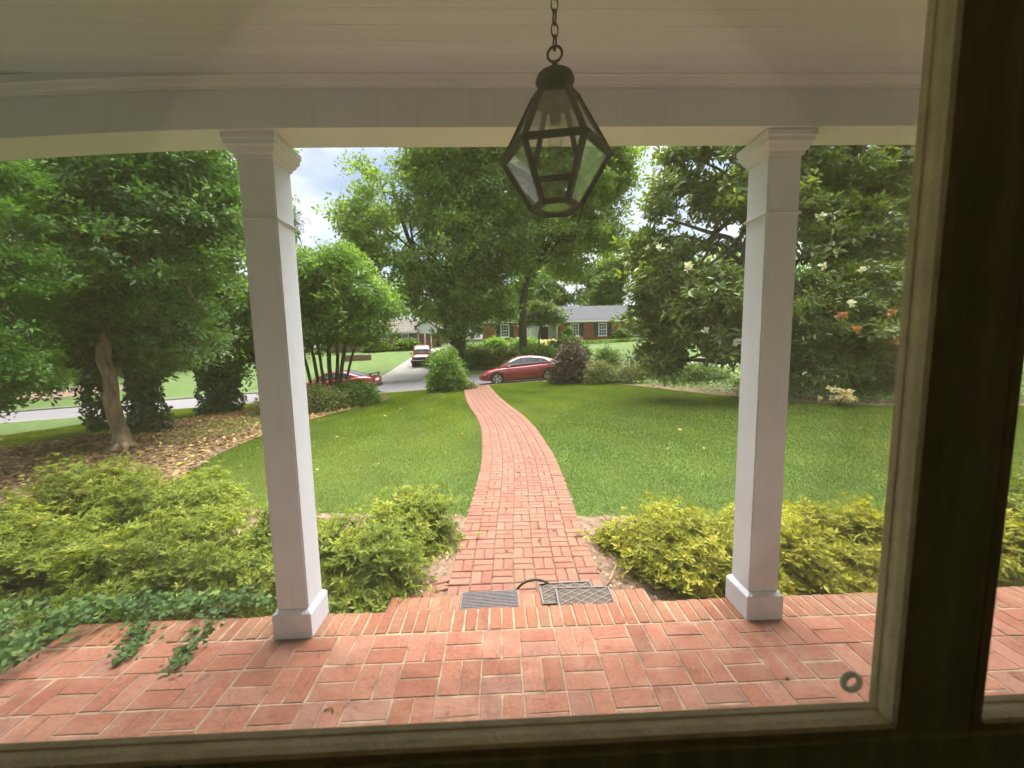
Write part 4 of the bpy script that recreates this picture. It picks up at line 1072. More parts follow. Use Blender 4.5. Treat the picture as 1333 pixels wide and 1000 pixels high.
def blooms(root, base, pts, mat, name, seed, r=0.11, n=26):
    """each bloom a head of small petals"""
    for i, q in enumerate(pts):
        rgx = np.random.default_rng(seed + i)
        d = unit(rgx.normal(size=(n, 3)) + np.array([0, -.3, .5]))
        c = (np.array(q) - base) + d * r * .45 * rgx.random((n, 1))
        l = r * (.5 + .4 * rgx.random(n))
        leaves(name, c, unit(d + .4 * rgx.normal(size=(n, 3))), d, l, l * .65, rgx.random(n), LM[mat], root, shape='oval')
blooms(rho, rb, [A(1160, 408, 9.95), A(1115, 430, 9.75), A(1097, 412, 9.95), A(1164, 446, 9.8)], 'orange', 'bloom', 71, .15)
blooms(rho, rb, [A(1122, 352, 10.1), A(1108, 396, 9.9), A(1070, 347, 10.3)], 'white', 'bloom', 81, .12)
blooms(mag, gb, [A(959, 446, 10.5), A(896, 348, 10.6), A(1068, 282, 11.1), A(858, 323, 11.4), A(918, 432, 10.7)], 'white', 'bloom', 91, .14)

# pale leafy tree beyond, and a thin pine at the gap beside the left column
lb = np.array([22.5, 31.0, Tf(22.5, 31)])
tree('pale_green_tree', 'pale green leafy tree across the road, glimpsed under the magnolia limb', lb, [lb, A(1060, 400, 31), A(1060, 330, 31)],
     lob([(1060, 360, 31, 34), (1100, 350, 31, 36), (1140, 360, 31, 34), (1080, 325, 31, 26), (1180, 365, 31, 36), (1040, 390, 31, 26), (1120, 395, 31, 30)]),
     'light', 'bark_brown', 30, 1500, 8, .32, .15, tr=(.25, .12), twig=.03, ntwig=40, rc=.42, gap=-.5, gapf=.8, inner=.3)
db = np.array([3.75, 36.0, Tf(3.75, 36)])
tree('dogwood_tree', 'small pale layered tree in front of the entrance of the red brick house', db, [db, A(701, 440, 36), A(704, 425, 36), A(706, 408, 36)],
     lob([(706, 415, 36, 15), (692, 410, 36, 13), (722, 412, 36, 13), (712, 402, 36, 12), (700, 400, 36, 11), (730, 420, 36, 8), (688, 420, 36, 8)]),
     'dogwood', 'bark_dark', 35, 700, 8, .22, .12, tr=(.10, .06), twig=.02, ntwig=40, rc=.24, inner=.3, flat=.6, limb_r=.04)
pb = np.array([-26.5, 48.0, Tf(-26.5, 48)])
tree('pine_tree', 'thin sparse pine against the sky beside the left porch column', pb, [pb, A(385, 360, 48), A(383, 320, 48), A(384, 270, 48)],
     lob([(386, 290, 48, 12), (390, 305, 48, 11), (380, 318, 48, 13), (397, 330, 48, 9), (400, 345, 48, 8), (378, 280, 48, 9), (385, 345, 48, 12)]),
     'pine', 'bark_dark', 34, 320, 8, .34, .06, tr=(.2, .06), twig=.03, ntwig=50, rc=.35, inner=.3, flat=.5)

# background trees behind the houses
bgs = [  # px of crown centre, py of centre, Y, r_px, mat, label
 (722, 372, 62, 42, 'far', 'rounded far tree behind the brick house, above its entrance'),
 (765, 366, 64, 44, 'far', 'tall far tree behind the middle of the grey roof'),
 (808, 370, 61, 42, 'far', 'far tree over the grey roof, next to the magnolia crown'),
 (850, 372, 63, 36, 'far', 'far tree mostly hidden by the magnolia crown'),
 (630, 392, 60, 44, 'far', 'far tree behind the white gable of the brick house'),
 (675, 384, 66, 40, 'light', 'lighter far tree seen past the bare dark trunk'),
 (455, 425, 62, 34, 'far', 'far tree behind the brown-roofed house, over its hidden end'),
 (400, 400, 60, 40, 'far', 'far tree behind the small multi-stemmed tree'),
 (575, 405, 64, 44, 'far', 'far tree behind the white gable of the brown-roofed house'),
 (340, 420, 52, 45, 'shrub', 'dark far tree seen past the left porch column'),
 (270, 430, 46, 48, 'shrub', 'dark tree across the road behind the flaring ivy trunk'),
 (205, 440, 48, 46, 'shrub', 'dark tree across the road between the ivy-wrapped trunks'),
 (140, 445, 44, 44, 'shrub', 'dark tree across the road behind the leaning trunk'),
 (70, 440, 46, 50, 'shrub', 'dark tree across the road left of the leaning trunk'),
 (0, 435, 44, 55, 'shrub', 'dark tree across the road behind the small-leaved tree'),
 (920, 380, 55, 42, 'far', 'far tree showing through gaps of the magnolia, left of the column'),
 (1000, 385, 56, 40, 'far', 'far tree straight behind the right porch column'),
 (1230, 370, 50, 60, 'far', 'far tree across the road behind the window mullion'),
]
for i, (a, c, Y, r, mt, lab) in enumerate(bgs):
    q = at(a, c, Y); gx, gy_ = q[0], q[1]; g = Tf(gx, gy_)
    rgx = np.random.default_rng(300 + i); R_ = r * Y / F_PX
    lo = [(q[0] + rgx.normal(0, .42) * R_, q[1] + rgx.normal(0, .3) * R_, q[2] + rgx.uniform(-.65, .75) * R_, R_ * rgx.uniform(.42, .66)) for _ in range(9)]
    tree('background_tree', lab, (gx, gy_, g), [(gx, gy_, g), (gx + .2, gy_, g + (q[2] - g) * .5), (gx, gy_, q[2])], lo, mt, 'bark_brown', 400 + i, 1300, 8, .46, .24,
         'trees beyond the road', tr=(.28, .15), twig=.04, ntwig=20, rc=.5, gap=-.5, gapf=.7, inner=.3, zmin=0.2)

# ------------------------------------------------------------------ shrubs
def shrub(name, label, x, y, rx, ry, hgt, mat, seed, n, per, ln, wd, group=None, shape='kite', lift=0.0, up=.6, nst=14, rc=None, tall=1.0):
    base = np.array([x, y, Tf(x, y)])
    root = empty(name, tuple(base), 0, label, 'shrub', group)
    rgx = np.random.default_rng(seed)
    d = unit(rgx.normal(size=(n, 3))); d[:, 2] = np.abs(d[:, 2])
    lump = 1 + .13 * np.sin(d[:, 0] * 7 + seed) * np.sin(d[:, 1] * 6 + seed * 2) + .08 * np.sin(d[:, 2] * 9 + d[:, 0] * 11 + seed)
    rr = (0.55 + 0.45 * rgx.random(n) ** .55) * lump
    p = d * rr[:, None] * np.array([rx, ry, hgt]); p[:, 2] = np.maximum(p[:, 2] + lift, 0.03)
    rc = rc or 0.12 * max(rx, .5)
    off = rgx.normal(size=(n, per, 3)) * rc * np.array([1, 1, .7])
    c = p[:, None] + off
    nrm = unit(np.array([0, 0, up]) + .5 * d[:, None] + .5 * rgx.normal(size=(n, per, 3)))
    dr = unit(unit(off) + .6 * d[:, None] + .5 * rgx.normal(size=(n, per, 3)) + np.array([0, 0, .2 * tall]))
    l = ln * (.65 + .7 * rgx.random((n, per)))
    rnd = np.clip(.45 * rgx.random(n)[:, None] + .55 * rgx.random((n, per)), 0, 1)
    leaves('foliage', np.maximum(c, [-99, -99, .01]).reshape(-1, 3), nrm.reshape(-1, 3), dr.reshape(-1, 3), l.ravel(), (l * wd / ln).ravel(), rnd.ravel(), LM[mat], root, shape=shape)
    mb = MB()
    k = rgx.choice(n, nst, replace=False)
    limbs(mb, (0, 0, -.03), p[k] * .9, .018 * max(rx, .5), .006, rgx, 5, 0, .15, 5)
    mb.build('stems', M['bark_brown'], root, True)
    return root

def azalea(label, x, y, rx, ry, hgt, seed, n, mat='azalea'):
    """leaves in whorls at the twig ends; twigs fan out in uneven sprays"""
    base = np.array([x, y, Tf(x, y)])
    root = empty('azalea_shrub', tuple(base), 0, label, 'shrub', 'azaleas along the porch')
    rgx = np.random.default_rng(seed)
    ns = int(40 * rx * ry / .5) + 20
    sd_ = unit(rgx.normal(size=(ns, 3)) * np.array([1, 1, .7]) + np.array([0, 0, .35])); sd_[:, 2] = np.abs(sd_[:, 2])
    sr = .70 + .38 * rgx.random(ns) ** 1.3
    sp = sd_ * sr[:, None] * np.array([rx, ry, hgt]); sp[:, 2] = np.maximum(sp[:, 2], .06)
    n = int(n * 1.45)
    j = rgx.integers(0, ns, n)
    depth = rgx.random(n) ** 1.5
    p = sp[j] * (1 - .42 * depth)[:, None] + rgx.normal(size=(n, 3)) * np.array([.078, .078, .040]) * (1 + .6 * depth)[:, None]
    p[:, 2] = np.maximum(p[:, 2], .03)
    d = unit(p / np.array([rx, ry, hgt]))
    per = 8
    ax = unit(d * .6 + np.array([0, 0, .85]) + .35 * rgx.normal(size=(n, 3)))
    a = ax[:, None]
    t1 = unit(np.cross(ax, np.array([.3, .5, .8]))); t2 = np.cross(ax, t1)
    th = (np.arange(per) * 2 * np.pi / per)[None] + rgx.random((n, 1)) * 6.28 + rgx.normal(0, .2, (n, per))
    rd = t1[:, None] * np.cos(th)[..., None] + t2[:, None] * np.sin(th)[..., None]
    lift = rgx.uniform(.1, 1.1, (n, per, 1))
    dr = unit(rd + a * lift); nrm = unit(a - rd * lift * .8)
    c = p[:, None] + rd * .004 - a * (.025 * rgx.random((n, per, 1)))
    l = .047 * (.5 + .9 * rgx.random((n, per))) * (.8 + .4 * rgx.random((n, 1)))
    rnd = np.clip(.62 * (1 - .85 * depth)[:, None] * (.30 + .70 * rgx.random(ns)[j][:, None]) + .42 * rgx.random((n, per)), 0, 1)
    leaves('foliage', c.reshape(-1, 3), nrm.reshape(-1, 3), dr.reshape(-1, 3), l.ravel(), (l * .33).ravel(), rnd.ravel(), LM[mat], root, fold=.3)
    mb = MB()
    limbs(mb, (0, 0, -.03), sp, .009, .003, rgx, 5, 0, .16, 4)
    mb.build('stems', M['bark_brown'], root, True)
    return root
az = [
 ('azalea at the picture edge behind the ivy, farthest out along the bed', -6.1, 3.7, 1.05, .95, .80, 2600, 'azalea'),
 ('tall airy azalea at the back of the bed, next to the leaf litter', -5.3, 4.75, .95, .75, .82, 2200, 'azalea'),
 ('tall airy azalea standing against the lawn, left of the left column', -3.95, 4.55, .85, .70, .80, 2000, 'azalea'),
 ('broad azalea just behind the dark ivy patch', -4.55, 3.35, 1.0, .80, .66, 2600, 'azalea'),
 ('azalea behind the two trailing ivy strands', -3.05, 3.35, .85, .80, .64, 2400, 'azalea'),
 ('azalea directly behind the left porch column', -2.05, 3.30, .65, .75, .68, 2100, 'azalea'),
 ('dark-centred azalea between the left column and the path', -1.20, 3.28, .52, .72, .62, 2000, 'azalea'),
 ('small azalea at the back, nearest the left edge of the path', -0.98, 3.95, .42, .45, .60, 1100, 'azalea'),
 ('yellowish azalea nearest the right edge of the path', 1.55, 3.40, .56, .70, .50, 2200, 'azalea_yellow'),
 ('yellowish azalea directly behind the right porch column', 2.30, 3.20, .58, .68, .54, 2200, 'azalea_yellow'),
 ('yellowish azalea between the right column and the window mullion', 3.15, 3.25, .66, .68, .52, 2300, 'azalea_yellow'),
 ('yellowish azalea behind the window mullion', 4.2, 3.3, .72, .70, .52, 2000, 'azalea_yellow'),
 ('azalea seen through the narrow pane right of the mullion', 5.4, 3.6, .8, .75, .60, 1800, 'azalea'),
]
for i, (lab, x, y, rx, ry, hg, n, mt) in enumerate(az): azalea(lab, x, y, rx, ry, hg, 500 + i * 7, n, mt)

SH = [
 # name, label, px, Y, rx, ry, h, mat, n, per, ln, wd
 ('round_bush', 'round clipped green bush at the road end of the path', -2.65, 19.1, .88, .9, 1.85, 'myrtle', 1500, 9, .12, .06),
 ('low_grass_clump', 'low green clump at the foot of the round bush', -2.0, 19.1, .8, .5, .32, 'shrub_olive', 300, 8, .12, .04),
 ('purple_bush', 'dark purple-leaved bush hiding the tail of the parked red car', 3.45, 18.4, .95, .85, 1.75, 'purple', 1500, 9, .10, .06),
 ('upright_bush', 'loose upright bush right of the dark purple bush', 5.35, 19.2, .75, .7, 1.55, 'shrub', 700, 8, .11, .055),
 ('olive_bush', 'low olive green bush in front of the dark purple bush', 4.55, 17.4, .75, .7, .92, 'shrub_olive', 900, 8, .09, .045),
 ('spreading_bush', 'low spreading bush beside the olive one, along the road', 6.15, 16.9, 1.15, .8, .80, 'shrub_olive', 1000, 8, .09, .045),
 ('spreading_bush', 'low dark bush at the left foot of the magnolia', 7.9, 15.4, 1.2, .8, .70, 'shrub', 1000, 8, .10, .05),
 ('low_bush', 'low bush in front of the magnolia trunk', 9.3, 12.9, 1.2, .7, .45, 'shrub', 900, 8, .10, .045),
 ('low_bush', 'dark low bush under the blooming shrub', 11.2, 12.2, 1.5, .8, .5, 'shrub', 900, 8, .10, .045),
 ('mounded_bush', 'mounded dark bush under the multi-stemmed tree, nearer the column', -6.9, 14.6, 1.0, .8, .92, 'shrub_olive', 1300, 8, .10, .04),
 ('mounded_bush', 'mounded dark bush under the multi-stemmed tree, nearer the road', -5.9, 15.6, .95, .7, .98, 'shrub', 1200, 8, .10, .04),
 ('mounded_bush', 'mounded olive bush hidden behind the left column at the bed edge', -8.1, 14.6, 1.0, .8, .78, 'shrub_olive', 900, 8, .10, .04),
 ('house_shrub', 'clipped shrub under the windows of the brown-roofed house, next to the red truck', -11.6, 48.6, 1.7, .7, 1.05, 'shrub', 500, 8, .30, .16),
 ('house_shrub', 'clipped shrub under the left window of the brown-roofed house', -15.2, 48.6, 1.6, .7, 1.05, 'shrub', 500, 8, .30, .16),
 ('yard_shrub', 'rounded shrub across the road, left of the red hatchback', -1.6, 31.5, 1.6, 1.2, 1.5, 'shrub', 500, 8, .22, .12),
 ('yard_shrub', 'dark shrub across the road behind the hood of the red hatchback', 0.4, 30.6, 1.5, 1.1, 1.3, 'shrub_olive', 450, 8, .22, .12),
 ('yard_shrub', 'yellowish shrub in front of the white gable', -0.2, 40.5, 1.6, 1.0, 1.4, 'light', 400, 8, .26, .13),
 ('yard_shrub', 'yellowish shrub at the foot of the bare dark trunk', 2.6, 38.5, 1.5, 1.0, 1.5, 'light', 400, 8, .26, .13),
 ('yard_shrub', 'shrub across the road behind the roof of the red hatchback', 3.2, 31.0, 1.7, 1.1, 1.3, 'shrub', 500, 8, .22, .12),
 ('clipped_hedge', 'clipped dark hedge behind the dark purple bush', 6.0, 34.5, 1.9, .9, 1.5, 'shrub', 700, 8, .22, .12),
 ('house_shrub', 'small upright shrub at the corner of the red brick house', 8.0, 45.2, .8, .6, 1.9, 'shrub', 300, 8, .24, .12),
 ('house_shrub', 'low dark shrub under the right window of the red brick house', 14.5, 45.2, 1.1, .6, 1.3, 'shrub', 300, 8, .24, .12),
 ('driveway_shrub', 'dark shrub between the driveway and the spreading tree', -4.9, 33.5, 1.3, 1.2, 1.3, 'shrub', 450, 8, .22, .12),
 ('driveway_shrub', 'shaded shrub under the spreading tree', -3.0, 33.0, 1.5, 1.2, 1.7, 'shrub', 450, 8, .22, .12),
]
for i, (nm, lab, x, y, rx, ry, hg, mt, n, per, ln, wd) in enumerate(SH):
    shrub(nm, lab, x, y, rx, ry, hg, mt, 700 + i, n, per, ln, wd)

def border(name, label, x0, x1, y, n, mat, hgt, seed):
    base = np.array([(x0 + x1) / 2, y, Tf((x0 + x1) / 2, y)])
    rgx = np.random.default_rng(seed)
    x = rgx.uniform(x0, x1, n); yy = y + rgx.normal(0, .2, n); z = T(x, yy) + rgx.random(n) * hgt
    c = np.stack([x, yy, z], -1)
    nrm = unit(rgx.normal(size=(n, 3)) * .6 + np.array([0, -.3, 1])); dr = unit(rgx.normal(size=(n, 3)) + np.array([0, 0, .5]))
    o = leaves(name, c - base, nrm, dr, .22, .1, rgx.random(n), LM[mat])
    o.location = base
    return tag(o, label, 'border', kind='stuff')
border('pale_border_plants', 'pale border planting along the front of the red brick house', 9.3, 20, 44.3, 1500, 'light', .35, 61)
o = border('cream_flowers', 'cream flowers in front of the entrance of the red brick house', 4.2, 6.6, 42.0, 500, 'cream', .9, 62)

# ivy ground cover beside the patio, and ground cover under the magnolia
def ground_leaves(name, label, poly, n, mat, ln, hgt, seed, shape='ivy', cat='ground cover', off=0.0, ex=None, flat=1.0, ht=None):
    rgx = np.random.default_rng(seed); poly = np.asarray(poly, float)
    lo, hi = poly.min(0), poly.max(0); P_ = []
    while sum(map(len, P_)) < n:
        q = lo + rgx.random((n * 2, 2)) * (hi - lo)
        k = inpoly(q[:, 0], q[:, 1], poly)
        if ex is not None:
            for e in ex: k &= ~inpoly(q[:, 0], q[:, 1], e)
        P_.append(q[k])
    q = np.concatenate(P_)[:n]
    z = T(q[:, 0], q[:, 1]) if ht is None else ht(q)
    c = np.stack([q[:, 0], q[:, 1], z + off + rgx.random(n) ** .7 * hgt], -1)
    nrm = unit(rgx.normal(size=(n, 3)) * (.55 / flat) + np.array([0, -.15, 1])); dr = unit(rgx.normal(size=(n, 3)) * np.array([1, 1, .3]))
    l = ln * (.6 + .7 * rgx.random(n))
    o = leaves(name, c, nrm, dr, l, l * (.95 if shape == 'ivy' else .5), rgx.random(n), LM[mat], shape=shape)
    return tag(o, label, cat, kind='stuff')
def ivy_h(q):
    # climbs over the rim of the patio
    z = T(q[:, 0], q[:, 1]) + .10
    over = np.clip((q[:, 0] + 3.20) / .45, 0, 1) * np.clip((2.75 - q[:, 1]) / .3, 0, 1)
    return z + over * (0.02 - z)
ground_leaves('ivy_ground_cover', 'dark green ivy covering the ground beside the patio corner', [(-5.6, 0.9), (-3.0, 0.9), (-2.70, 1.5), (-2.60, 1.95), (-2.55, 2.2), (-2.38, 2.42), (-1.7, 2.40), (-1.6, 2.62), (-2.6, 2.78), (-3.4, 2.95), (-5.6, 3.0)], 11000, 'ivy', .040, .12, 41, ht=ivy_h)
ground_leaves('magnolia_ground_cover', 'low green ground cover along the lawn edge under the magnolia', [(4.9, 17.2), (6.1, 14.8), (7.5, 12.1), (8.5, 10.9), (10.0, 9.8), (13.3, 9.1), (18, 10), (18, 19), (9.5, 19.2), (6.5, 18.6)], 30000, 'holly', .09, .2, 42, 'kite')
def vine(label, pts, n, seed):
    base = np.array(pts[0]); root = empty('ivy_strand', tuple(base), 0, label, 'ivy', 'ivy strands trailing over the patio edge')
    q = np.array(pts) - base
    MB().tube(q, np.linspace(.004, .0025, len(q)), 5).build('stem', M['bark_brown'], root, True)
    rgx = np.random.default_rng(seed); t = rgx.random(n) ** 1.5 * (len(q) - 1)
    c = np.stack([np.interp(t, np.arange(len(q)), q[:, k]) for k in range(3)], -1)
    sp = np.interp(t, [0, len(q) - 1], [.07, .022])[:, None]
    c = c + rgx.normal(size=(n, 3)) * sp * np.array([1, .8, .25]) + np.array([0, 0, .022])
    c[:, 2] = np.maximum(c[:, 2], .008 - base[2])
    nrm = unit(rgx.normal(size=(n, 3)) * .5 + np.array([0, -.2, 1])); dr = unit(rgx.normal(size=(n, 3)) * np.array([1, 1, .3]))
    l = .030 * (.6 + .8 * rgx.random(n))
    leaves('ivy_leaves', c, nrm, dr, l, l * .9, np.clip(rgx.random(n) * .6 + .4 * (t / len(q)), 0, 1), LM['ivy'], root, shape='ivy')
def g0(px, py): return tuple(at(px, py, 1.0) * 0 + (EYEP + (lambda d: d * (-EYE / d[2]))(FWD + RGT * ((px - 666.5) / F_PX) + UPV * ((500 - py) / F_PX))))
vine('bushy ivy strand trailing over the patio edge, nearer the dark ivy patch', [(g0(180, 800)[0], 2.52, .03), g0(186, 815), g0(178, 833), g0(170, 850), g0(158, 862)], 300, 43)
vine('thin ivy strand trailing far onto the patio, nearer the left column', [(g0(285, 796)[0], 2.50, .03), g0(272, 815), g0(258, 832), g0(240, 852), g0(232, 862), g0(228, 876)], 190, 44)

# cream blooming plants at the lawn edge
def cream(label, px, py, Y, r, n, seed):
    q = at(px, py, Y); base = np.array([q[0], q[1], Tf(q[0], q[1])])
    root = empty('cream_flower_plant', tuple(base), 0, label, 'plant', 'cream blooming plants at the lawn edge')
    rgx = np.random.default_rng(seed)
    pts = [base + np.array([rgx.normal(0, r * .6), rgx.normal(0, .15), .10 + abs(rgx.normal(0, .14)) + .10 * rgx.random()]) for _ in range(n)]
    blooms(root, base, pts, 'cream', 'bloom', seed, .10, 22)
    mb = MB(); limbs(mb, (0, 0, -.02), [p_ - base for p_ in pts], .008, .004, rgx, 5, 0, .1, 4); mb.build('stems', M['bark_brown'], root)
cream('wide cream-flowered low plant at the lawn edge between column and mullion', 1092, 522, 9.9, .36, 22, 131)
cream('small cream flower cluster beside the right porch column at the lawn edge', 958, 514, 11.9, .08, 4, 171)

# ------------------------------------------------------------------ leaf litter, mulch chips, grass
def scatter_leaves(name, label, poly, n, mat, ln, seed, ex=None, off=.02, hgt=.03, cat='leaf litter'):
    return ground_leaves(name, label, poly, n, mat, ln, hgt, seed, 'kite', cat, off, ex, 1.2)
scatter_leaves('fallen_leaves', 'fallen tan and yellow leaves covering the bed under the trees', BED_LITTER, 21000, 'litter', .105, 51)
scatter_leaves('mulch_chips', 'bark chips and dead leaves on the bed left of the path', BED_LEFT, 5000, 'mulch', .034, 52, [PATH_POLY], off=.022, hgt=.02, cat='mulch')
scatter_leaves('mulch_chips', 'bark chips and dead leaves on the bed right of the path', BED_RIGHT, 6000, 'mulch', .034, 53, [PATH_POLY], off=.022, hgt=.02, cat='mulch')
scatter_leaves('fallen_leaves', 'dead leaves on the bed under the magnolia', BED_MAG, 2600, 'litter', .10, 54)
scatter_leaves('lawn_leaves', 'scattered pale leaves lying on the lawn', [(-4.5, 6), (7, 6), (8, 10), (4, 18), (-4, 18)], 110, 'litter', .085, 55, [PATH_POLY], .05, .02)
scatter_leaves('path_debris', 'small dry leaves lying on the brick path', [(-.4, 2.95), (.75, 2.95), (.85, 6), (-.3, 6)], 26, 'mulch', .05, 56, None, .027, .004)
scatter_leaves('verge_leaves', 'fallen leaves on the grass strip near the road', [(-13, 9.5), (-16, 8.3), (-20, 14), (-13, 16)], 260, 'litter', .09, 57, None, .04, .02)

ground_leaves('bed_weeds', 'patches of low green weeds in the leaf litter', [(-8.4, 9.2), (-7.2, 10.2), (-7.0, 13.6), (-9.4, 15.2), (-9.6, 12.0)], 2600, 'light', .055, .07, 58, 'kite')

def grass():
    rgx = np.random.default_rng(77)
    out = []
    for y0 in np.arange(3.4, 20.0, .4):
        ym = y0 + .2
        n = int(.4 * 34 * 30000 / ym)
        x = rgx.uniform(-17, 17, n); y = y0 + rgx.random(n) * .4
        k = np.abs(x) < 1.42 * y + 1.0
        for e in (BED_LITTER, BED_LEFT, BED_RIGHT, BED_MAG): k &= ~inpoly(x, y, e)
        k &= ~inpoly(x, y, PATH_POLY)
        out.append(np.stack([x[k], y[k]], -1))
    q = np.concatenate(out); n = len(q)
    z = T(q[:, 0], q[:, 1])
    sc_ = np.clip(q[:, 1] / 5.5, .8, 3.0)
    h = (.020 + .022 * rgx.random(n)) * (1 + .12 * (sc_ - 1)); wdt = .0031 * sc_ * (.7 + .6 * rgx.random(n))
    # mowing lanes: blades lean one way or the other
    wv = .22 * wob(np.stack([q[:, 0], q[:, 1], z * 0], -1), .9, 3) + rgx.normal(0, .10, n)
    lane = wv + np.where(q[:, 0] < 0, (q[:, 0] + .10 * q[:, 1]) / 1.05, (q[:, 0] * .72 + q[:, 1] * .70) / 1.05)
    sgn = np.where(np.floor(lane).astype(int) % 2 == 0, 1.0, -1.0)
    edge = np.abs((lane % 1.0) - 0.5) > .455
    ld = np.where(q[:, :1] < 0, np.array([[.1, 1.0]]), np.array([[-.7, .7]]))
    lean = rgx.normal(0, .35, (n, 2)) + ld * (sgn * .6)[:, None]
    a = rgx.random(n) * 6.283
    sd_ = np.stack([np.cos(a), np.sin(a), np.zeros(n)], -1) * wdt[:, None]
    b_ = np.stack([q[:, 0], q[:, 1], z - .004], -1)
    tip = b_ + np.stack([lean[:, 0] * h, lean[:, 1] * h, h], -1)
    v = np.stack([b_ - sd_, b_ + sd_, tip], 1).reshape(-1, 3)
    patch = wob(np.stack([q[:, 0], q[:, 1], z * 0], -1), 1.1, 9) * .24 + wob(np.stack([q[:, 0], q[:, 1], z * 0], -1), 4.5, 12) * .16
    r = np.clip(rgx.random(n) * .6 + .22 + patch + edge * .30, 0, .93)
    r[rgx.random(n) > .975 - .04 * np.clip(patch * 3, -1, 1)] = 1.0
    o = mesh_np('grass', v, np.arange(3 * n).reshape(-1, 3), LM['grass'], None, r)
    return tag(o, 'short mown green lawn grass on both sides of the path', 'grass', kind='stuff')
grass()

# ------------------------------------------------------------------ cars
def loft(mb, rings, caps=True):
    n = len(rings[0]); vs = [q for r in rings for q in r]; fs = []
    for i in range(len(rings) - 1):
        for k in range(n):
            k2 = (k + 1) % n
            fs.append((i * n + k, i * n + k2, (i + 1) * n + k2, (i + 1) * n + k))
    if caps: fs += [tuple(range(n)), tuple((len(rings) - 1) * n + k for k in range(n))]
    return mb.add(vs, fs)

def car(name, label, loc, rz, pitch, stations, gh, wheels, wr, paint, kind, ww=.20):
    """local x = forward. stations (x, zlow, ztop, halfw); gh: greenhouse dict"""
    root = empty(name, loc, 0, label, 'car')
    root.rotation_euler = (0, pitch, rz)
    st = np.array(stations, float)
    xs_ = np.unique(np.concatenate([st[:, 0], np.linspace(st[0, 0], st[-1, 0], 34)]))
    zl, zt, hw_ = (np.interp(xs_, st[:, 0], st[:, k]) for k in (1, 2, 3))
    for a in (zl, zt, hw_): a[1:-1] = .2 * a[:-2] + .6 * a[1:-1] + .2 * a[2:]
    rings = []
    for x, a, b, h in zip(xs_, zl, zt, hw_):
        H_ = b - a
        half = [(h * .55, a), (h * .93, a + .04 * H_), (h * .985, a + .18 * H_), (h, a + .45 * H_), (h * .985, a + .68 * H_), (h * .945, a + .86 * H_), (h * .86, a + .955 * H_), (h * .45, a + 1.0 * H_)]
        rings.append([(x, y, z) for y, z in half] + [(x, -y, z) for y, z in half[::-1]])
    mb = MB(); loft(mb, rings)
    body = mb.build('body', M[paint], root, True)
    # wheel openings
    cut = MB()
    for wx in wheels:
        for s in (-1, 1):
            cut.lathe([(wr * 1.13, -.16), (wr * 1.13, .16)], 28)
            nv = 56
            for i in range(len(cut.v) - nv, len(cut.v)):
                x, y, z = cut.v[i]; cut.v[i] = (x + wx, s * (st[:, 3].max() - .08) + z, y + wr * 1.0)
    co_ = cut.build('cutter', M[paint])
    md = body.modifiers.new('b', 'BOOLEAN'); md.operation = 'DIFFERENCE'; md.object = co_; md.solver = 'EXACT'
    body.parent = None
    bpy.context.view_layer.update()
    me = bpy.data.meshes.new_from_object(body.evaluated_get(bpy.context.evaluated_depsgraph_get()))
    body.modifiers.clear(); body.data = me; body.parent = root
    bpy.data.objects.remove(co_)
    for p in me.polygons: p.use_smooth = True
    # greenhouse
    gx = np.array([q[0] for q in gh['line']], float); gzz = np.array([q[1] for q in gh['line']], float)
    gxs = np.unique(np.concatenate([gx, np.linspace(gx[0], gx[-1], 22)])); gzs = np.interp(gxs, gx, gzz)
    gzs[1:-1] = .2 * gzs[:-2] + .6 * gzs[1:-1] + .2 * gzs[2:]
    belt = lambda x: np.interp(x, xs_, zl + .93 * (zt - zl)) - .01
    wb, wt = gh['wb'], gh['wt']; zr = max(gzs)
    def side_y(x, z):
        t = np.clip((z - belt(x)) / (zr - belt(x)), 0, 1); ends = np.interp(x, [gx[0], gx[0] + .5, gx[-1] - .4, gx[-1]], [.86, 1, 1, .88])
        return (wb + (wt - wb) * t ** 1.25) * ends
    rings = []
    for x, z in zip(gxs, gzs):
        b_ = belt(x) - .05; z = max(z, b_ + .01)
        half = [(side_y(x, b_ + (z - b_) * f) * g, b_ + (z - b_) * f) for f, g in ((0, 1), (.35, 1), (.7, 1), (.92, .985), (.985, .93), (1.0, .55))]
        rings.append([(x, y, zz) for y, zz in half] + [(x, -y, zz) for y, zz in half[::-1]])
    mb = MB(); loft(mb, rings); mb.build('roof', M[paint], root, True)
    for s in (-1, 1):
        for poly in gh['side']:
            pts = [(x, s * (side_y(x, z) + .010), z) for x, z in poly]
            inn = [(x, s * (side_y(x, z) - .012), z) for x, z in poly]
            n = len(pts); mb = MB(); mb.add(pts + inn, [tuple(range(n)), tuple(range(n, 2 * n))] + [(i, (i + 1) % n, n + (i + 1) % n, n + i) for i in range(n)])
            mb.build('side_window', M['glass_car'], root)
            mb = MB(); mb.tube([(x, s * (side_y(x, z) + .012), z) for x, z in poly + [poly[0]]], .011, 5); mb.build('window_trim', M[gh.get('trim', 'chrome')], root)
    for nm, x0, x1, ins in (('rear_window', *gh['rear'], .06), ('windscreen', *gh['front'], .06)):
        xx = np.linspace(x0, x1, 7); a, b_, mb = [], [], MB()
        for x in xx:
            z = np.interp(x, gxs, gzs) + .008; wv = side_y(x, z) * .93 - ins
            a.append([(x, y, z + .012 * (1 - (y / wv) ** 2) - .014 * abs(y / wv) ** 3) for y in np.linspace(-wv, wv, 9)])
        vs = [q for r in a for q in r]; fs = [(i * 9 + k, i * 9 + k + 1, (i + 1) * 9 + k + 1, (i + 1) * 9 + k) for i in range(6) for k in range(8)]
        mb.add(vs, fs).add([(q[0], q[1], q[2] - .02) for q in vs], [f[::-1] for f in fs]); mb.build(nm, M['glass_car'], root, True)
